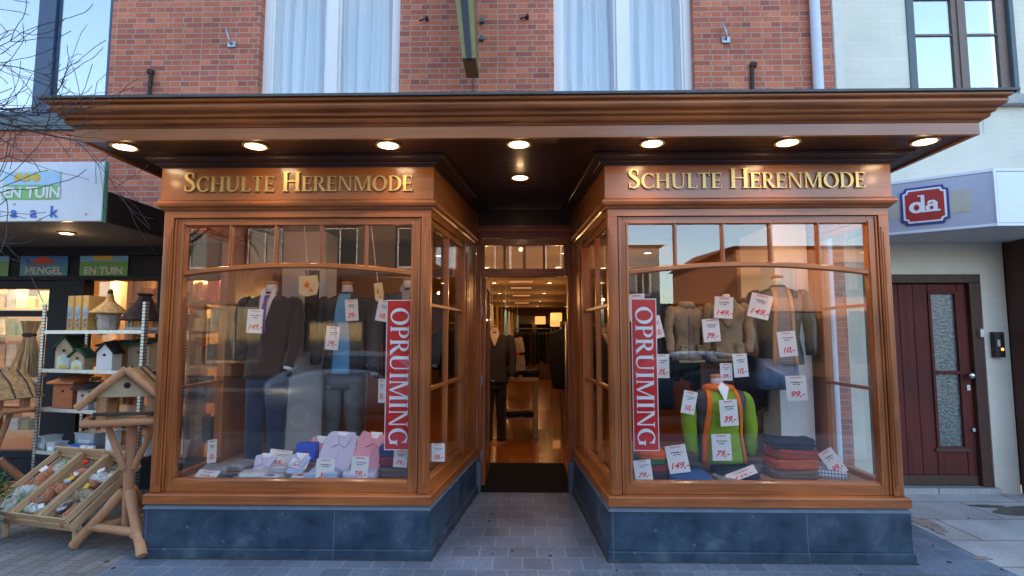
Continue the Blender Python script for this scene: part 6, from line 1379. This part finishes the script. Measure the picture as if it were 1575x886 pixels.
p = onrack(rx(116, 0), .10, SZ[0]); t = empty('feeding_dish', p, RA, 'oval wooden feeding dish with blue inside on the lowest shelf', 'dish')
MB().loft([(0, 0, 0, .13, .06, 2), (0, 0, .03, .165, .08, 2), (0, 0, .052, .175, .085, 2)], 32).build('dish_body', M['straw'], t, smooth=True); MB().loft([(0, 0, .0525, .165, .077, 2), (0, 0, .060, .16, .074, 2), (0, 0, .062, .12, .06, 2)], 32).build('dish_inside', M['dish'], t, smooth=True)
for i, px in enumerate((131, 142)):
    tag(MB().box(-.03, .03, 0, .03, 0, .075).build('label_card', M['white_print'], bevel=.002), ['white card stood before the blue dish', 'white card stood beside the seed pack'][i], 'card', 'white cards on the rack').location = onrack(rx(px, 0), .015, SZ[0]+.001)

# ------------------------------------------------------------------ tilted pine crates with bird food
def crate(px, lab, fill, seed):
    pass
CA = R(-15); tilt = R(34); CW, CL, CHt = .292, .64, .135
CM = Matrix.Translation((-3.36, 4.17, .13)) @ Matrix.Rotation(CA, 4, 'Z') @ Matrix.Rotation(tilt, 4, 'X')
def local_thing(o, x, y=0, z=0): o.matrix_local = CM @ Matrix.Translation((x, y, z))
def net(mb, pts, r, sag=.25): return mb.tube(pts, [r*.45]+[r*(1+.12*math.sin(i*2.3)) for i in range(1, len(pts)-1)]+[r*.4], 12)
fills = [
 ('pine crate of mixed bird food rings nearest the log feeder', [('seed ring', 'seed', 'ring', (.13, .16, .05), .085), ('grey seed net lying across the crate', 'seed', 'bag', (.17, .25, .06), .045), ('round peanut net at the crate front', 'peanut', 'bag', (.20, .08, .05), .035), ('white fat ball net at the back', 'netting', 'bag', (.16, .42, .06), .045), ('small peanut net behind the seed net', 'peanut', 'ball', (.12, .36, .06), .04)]),
 ('pine crate of peanut strings and rings between the other two', [('peanut string along the crate side', 'peanut', 'bag', (.08, .22, .05), .045), ('long peanut string reaching the crate back', 'peanut', 'bag', (.18, .45, .06), .038), ('seed ring leaning in the crate', 'seed', 'ring', (.15, .20, .05), .08), ('pale seed net at the crate front', 'netting', 'bag', (.10, .09, .05), .035), ('dark red berry net in the crate middle', 'peanut', 'ball', (.19, .27, .08), .05)]),
 ('pine crate of white netted fat balls at the plant', [('white net of fat balls at the crate front', 'netting', 'bag', (.12, .10, .06), .055), ('green tinted net of fat balls in the crate middle', 'netting', 'bag', (.17, .22, .07), .05), ('orange peanut net near the crate back', 'peanut', 'bag', (.15, .37, .06), .05), ('white net of fat balls in the back corner', 'netting', 'ball', (.20, .47, .07), .05)])]
for ci, (lab, items) in enumerate(fills):
    x0 = -CW*(ci+1)+.003; o = bpy.data.objects.new('wooden_crate', None); COL.objects.link(o); tag(o, lab, 'crate', 'tilted crates of bird food'); local_thing(o, x0)
    w_ = CW-.006
    MB().box(.0, w_, 0, CL, 0, .012).build('crate_bottom', M['crate'], o, bevel=.002)
    for a, b in ((0, .014), (w_-.014, w_)):
        mb = MB(); mb.box(a, b, .013, CL-.013, .013, .068).box(a, b, .013, CL-.013, .085, CHt); mb.build('side_slats', M['crate'], o, bevel=.003)
    for a, b in ((0, .0125), (CL-.0125, CL)):
        mb = MB(); mb.box(0, w_, a, b, .013, .065).box(0, w_, a, b, .080, CHt+(.0 if a == 0 else .04)); mb.build('end_slats', M['crate'], o, bevel=.003)
    for x in (.015, w_-.035):
        for y in (.014, CL-.034): MB().add([(x, y, .013), (x+.02, y, .013), (x, y+.02, .013), (x, y, CHt), (x+.02, y, CHt), (x, y+.02, CHt)], [(0,2,1), (3,4,5), (0,1,4,3), (1,2,5,4), (2,0,3,5)]).build('corner_block', M['crate'], o)
    for k, (nm_, mt, kind_, (x, y, z), r) in enumerate(items):
        mb = MB(); rr = random.Random(ci*10+k)
        if kind_ == 'ring':
            pts = [(x-x+r*math.cos(R(t)), r*.95*math.sin(R(t)), .012*math.sin(R(t*2))) for t in range(-60, 241, 20)]; mb.tube(pts, [.018]+[.028+.003*math.sin(q*1.7) for q in range(len(pts)-2)]+[.018], 12)
        elif kind_ == 'ball': mb.loft([(0, 0, -r*.8, r*.4, r*.4, 2), (0, 0, -r*.5, r*.85, r*.85, 2), (0, 0, 0, r, r*.95, 2), (0, 0, r*.5, r*.85, r*.85, 2), (0, 0, r*.85, r*.35, r*.35, 2)], 16)
        else:
            a = rr.uniform(-.5, .5)+(1.3 if k % 2 == 0 else .4); L3 = r*2.6
            net(mb, [(L3*math.cos(a)*q, L3*math.sin(a)*q, .014*math.sin(q*5+k)) for q in (-1, -.8, -.5, -.15, .2, .55, .8, 1)], r)
        for v in mb.v: v += Vector((rr.uniform(-1, 1), rr.uniform(-1, 1), rr.uniform(-1, 1)))*.0035
        b = mb.build('bird_food', M[mt], smooth=True); tag(b, '%s, %s' % (nm_, ['crate nearest the log feeder', 'middle crate', 'crate at the plant'][ci]), 'bird food', 'bird food in crate %s' % ['by the feeder', 'in the middle', 'by the plant'][ci]); local_thing(b, x0+x-.01, y+.01, z+.015)
    pc = [M['red_ink'], M['white_print'], M['leaf_green'], M['yellow'], M['pale_blue'], M['white_print']]
    for k in range(7):
        rr = random.Random(ci*31+k); q = MB().box(-.028, .028, -.019, .019, -.006, .008).build('food_packet', pc[(k+ci) % 6], bevel=.003)
        tag(q, 'small coloured bird food packet lying on the nets in the %s' % ['crate nearest the log feeder', 'middle crate', 'crate at the plant'][ci], 'packet', 'small packets, %s' % ['crate nearest the log feeder', 'middle crate', 'crate at the plant'][ci])
        q.matrix_local = CM @ Matrix.Translation((x0+rr.uniform(.05, w_-.05), rr.uniform(.06, CL-.08), .085+rr.uniform(0, .02))) @ Matrix.Rotation(rr.uniform(0, 3), 4, 'Z') @ Matrix.Rotation(rr.uniform(-.5, .5), 4, 'X')
    fl = MB()
    n1, n2 = 8, 16; rr = random.Random(ci+50); vs = []
    for j in range(n2+1):
        for i in range(n1+1): vs.append((.016+(w_-.032)*i/n1, .016+(CL-.032)*j/n2, .035+rr.uniform(-.012, .016)))
    fl.add(vs, [(j*(n1+1)+i, j*(n1+1)+i+1, (j+1)*(n1+1)+i+1, (j+1)*(n1+1)+i) for j in range(n2) for i in range(n1)])
    b = fl.build('loose_nets', M['netting'] if ci == 2 else M['seed'], smooth=True, fix=False); tag(b, 'loose small nets filling the bottom of the %s' % lab.split(' of ')[0]+' '+['nearest the log feeder', 'in the middle', 'at the plant'][ci], 'bird food', kind='stuff'); local_thing(b, x0)
# stand that carries the crates
st = empty('crate_stand', (-3.5, 4.5, 0), label='low wooden stand holding up the tilted crates', cat='stand')
mb = MB(CM); mb.box(-.85, -.01, .03, .07, -.045, -.003); mb.box(-.85, -.01, .50, .54, -.045, -.003); mb.build('cross_bar', M['crate'], st, world=True, bevel=.004)
for x in (-.05, -.80):
    q = CM @ Vector((x, .52, -.02)); MB().tube([(q.x, q.y, .002), (q.x, q.y, q.z)], .022, 8).build('leg', M['crate'], st, world=True)
    q = CM @ Vector((x, .05, -.02)); MB().tube([(q.x, q.y, .002), (q.x, q.y, q.z)], .022, 8).build('leg', M['crate'], st, world=True)

# ------------------------------------------------------------------ log bird table
def log(mb, a, b, r, n=14, seed=0):
    a, b = Vector(a), Vector(b); pts, rr = [], []
    for i in range(7):
        t = i/6; pts.append(a.lerp(b, t)+Vector((math.sin(seed+i*1.3), math.cos(seed*2+i), 0))*r*.06); rr.append(r*(1+.05*math.sin(seed*3+i*2.2)))
    return mb.tube(pts, rr, n)
def bird_table(lab, loc, rz, post=.90):
    t = empty('bird_table', loc, rz, lab, 'bird table', 'log bird tables')
    log(MB(), (0, 0, .10), (0, 0, post), .036, seed=1).build('post', M['log'], t, smooth=True, auto=True)
    for k, a in enumerate((-58, 62, 168)):
        c, s = math.cos(R(a)), math.sin(R(a))
        log(MB(), (.03*c, .03*s, .42), (.36*c, .36*s, .03), .036, seed=k+2).build('foot_log', M['log'], t, smooth=True, auto=True)
    for k, (a, b) in enumerate(((-58, 62), (62, 168), (168, 302))):
        p1 = Vector((.22*math.cos(R(a)), .22*math.sin(R(a)), .16)); p2 = Vector((.22*math.cos(R(b)), .22*math.sin(R(b)), .16)); d = (p2-p1)*.14
        log(MB(), p1-d, p2+d, .032, seed=k+6).build('tie_log', M['logx'], t, smooth=True, auto=True)
    for s_ in (-1, 1): log(MB(), (s_*.03, -.02, post-.36), (s_*.17, -.02, post+.01), .024, seed=9+s_).build('brace_log', M['log'], t, smooth=True, auto=True)
    MB().box(-.24, .24, -.17, .17, post+.005, post+.022).build('tray', M['ply'], t, bevel=.003)
    for y in (-.19, .19): log(MB(), (-.265, y, post+.012), (.275, y, post+.012), .028, seed=12+int(y*10)).build('rim_log', M['logx'], t, smooth=True, auto=True)
    for x in (-.25, .25): log(MB(), (x, -.15, post+.03), (x, .15, post+.03), .022, seed=3).build('rim_log', M['logx'], t, smooth=True, auto=True)
    z0 = post+.024; hh = .17
    for x in (-.19, .13):
        for y in (-.13, .11): MB().box(x, x+.06, y-.03, y+.03, z0, z0+hh).build('corner_post', M['log'], t, bevel=.006)
    log(MB(), (-.20, -.175, z0+.055), (.20, -.175, z0+.045), .012, seed=5).build('perch', M['bark'], t, smooth=True)
    zr = z0+hh+.001; ap = zr+.185
    g = MB()
    for y0, y1 in ((-.165, -.145), (.125, .145)): g.prism([(-.245, zr), (.245, zr), (.02, ap), (-.02, ap)], y0, y1)
    g.build('gable_board', M['ply'], t, bevel=.003)
    MB(Matrix.Translation((0, -.168, zr+.085)) @ Matrix.Rotation(math.pi/2, 4, 'X')).lathe([(.022, -.002), (.022, .001), (.001, .001)], n=18).build('entrance_hole', M['black'], t)
    for s_ in (-1, 1):
        q = Vector((s_*.27, 0, zr-.055)); top = Vector((0, 0, ap+.012)); n_ = Vector((s_*(ap+.012-zr+.055), 0, .27)).normalized()*.014
        vs = []
        for off in (Vector((0, 0, 0)), n_):
            for y in (-.205, .20): vs += [top+off+Vector((0, y, 0)), q+off+Vector((0, y, 0))]
        MB().add(vs, [(0,1,3,2), (4,6,7,5), (0,4,5,1), (1,5,7,3), (3,7,6,2), (2,6,4,0)]).build('roof_board', M['straw'] if s_ > 0 else M['ply'], t)
        log(MB(), top+Vector((s_*.0, -.215, .01)), q+Vector((s_*.02, -.215, -.01)), .028, seed=14+s_).build('rafter_log', M['log'], t, smooth=True, auto=True)
        for y in (-.05, .10): MB().tube([top+n_*1.6+Vector((s_*.03, y, 0)), (top+q)/2+n_*1.8+Vector((0, y+.02, 0)), q+n_*1.6+Vector((0, y-.02, 0))], .006, 6).build('roof_twig', M['bark'], t)
    return t
bt1 = bird_table('large log bird table with gabled roof standing before the wooden bay', (-3.00, 4.22, 0), R(20), .945)
bt2 = bird_table('log bird table with gabled roof half hidden behind the rack upright', (-4.98, 5.18, 0), R(-10), .86)
# straw sheaf, plant pot and dried brushes on the left edge
t = empty('straw_sheaf', (-4.98, 5.45, 1.38), label='tied straw sheaf standing up behind the farther bird table', cat='straw sheaf')
mb = MB(); rnd = random.Random(5)
for k in range(150):
    a = rnd.uniform(0, 6.28); r0, r1 = rnd.uniform(0, .05), rnd.uniform(.03, .17); mb.tube([(r1*math.cos(a), r1*math.sin(a), -.2), (r0*math.cos(a), r0*math.sin(a), .22), (r0*1.7*math.cos(a+.2), r0*1.7*math.sin(a+.2), .36)], .0045, 4)
mb.build('stalks', M['straw'], t); MB().lathe([(.052, .20), (.058, .21), (.058, .23), (.052, .24)], n=16).build('tie_band', M['thatch'], t)
t = empty('potted_plant', (-4.17, 4.22, 0), label='dark potted plant with green leaves at the near end of the crates', cat='potted plant')
MB().lathe([(.10, .002), (.13, .22), (.14, .23), (.135, .25), (.115, .25), (.11, .20)], n=24).build('pot', M['black'], t, smooth=True, auto=True)
def leaves(mb, n, c, rad, ls, seed):
    rnd = random.Random(seed)
    for _ in range(n):
        d = Vector((rnd.gauss(0, 1), rnd.gauss(0, 1), rnd.gauss(0, .8))).normalized()*rad*rnd.uniform(.3, 1); p = Vector(c)+d
        u = Vector((rnd.gauss(0, 1), rnd.gauss(0, 1), rnd.gauss(0, .5))).normalized(); v = u.cross(Vector((rnd.gauss(0, 1), rnd.gauss(0, 1), 1))).normalized(); l_ = ls*rnd.uniform(.6, 1.2)
        mb.add([p, p+u*l_*.5+v*l_*.22, p+u*l_, p+u*l_*.5-v*l_*.22], [(0, 1, 2, 3)])
    return mb
leaves(MB(), 520, (0, 0, .42), .20, .055, 3).build('foliage', M['leafm'], t, fix=False)
mb = MB()
for k in range(9): a = k*.7; mb.tube([(0, 0, .2), (.06*math.cos(a), .06*math.sin(a), .36), (.14*math.cos(a), .14*math.sin(a), .50)], .006, 5)
mb.build('stem', M['leafm'], t)

# ------------------------------------------------------------------ bare street tree reaching into view from the left
tr = empty('bare_tree', (-3.75, 2.35, 0), label='bare leafless tree whose thin twigs cross the garden shop sign', cat='tree')
rnd = random.Random(21)
trunk = MB(); trunk.tube([(0, 0, -.01), (.02, 0, .8), (-.02, .03, 1.8), (.03, .02, 2.5), (.0, .0, 3.4), (.05, 0, 4.6)], [.13, .11, .10, .09, .07, .04], 16)
trunk.build('trunk', M['bark'], tr, smooth=True)
def grow(mb, p, d, L_, r, depth):
    n = 9; r *= 1.0; pts = [Vector(p)]; q = Vector(d).normalized(); bend = Vector((rnd.gauss(0, .05), 0, rnd.gauss(.03, .09)))
    for i in range(n):
        q = (q+Vector((rnd.gauss(0, .12), rnd.gauss(0, .10), rnd.gauss(0, .14)))+bend).normalized(); pts.append(pts[-1]+q*L_/n)
    mb.tube(pts, [max(.0016, 1.25*r*(1-.75*i/n)) for i in range(n+1)], 6)
    if depth <= 0: return
    for i in range(2, n+1):
        for _ in range(1 if depth > 1 else (2 if i % 2 else 1)):
            if rnd.random() < .80:
                s_ = Vector((rnd.gauss(0, .6), rnd.gauss(0, .35), rnd.gauss(.15, .6))); grow(mb, pts[i], (q+s_).normalized(), L_*rnd.uniform(.35, .6), max(.0016, r*(1-.72*i/n)*.65), depth-1)
BR = [((.02, .02, 2.55), (1, .55, .12), 1.25, .012, 2), ((.02, .02, 2.62), (1, .45, .30), 1.2, .012, 2), ((.0, .0, 2.80), (1, .60, .10), 1.35, .013, 2), ((.0, 0, 2.95), (1, .45, .20), 1.25, .011, 2), ((0, 0, 2.35), (1, .90, .08), 1.15, .010, 1), ((0, 0, 3.1), (1, .5, .05), 1.3, .010, 2), ((.0, .0, 3.3), (-.8, .2, .7), 1.4, .02, 1), ((.0, .0, 3.5), (.2, -.8, .7), 1.4, .02, 1)]
for p, d, L_, r, dp_ in BR:
    mb = MB(); grow(mb, p, d, L_, r, dp_); mb.build('branch', M['bark'], tr, smooth=True)
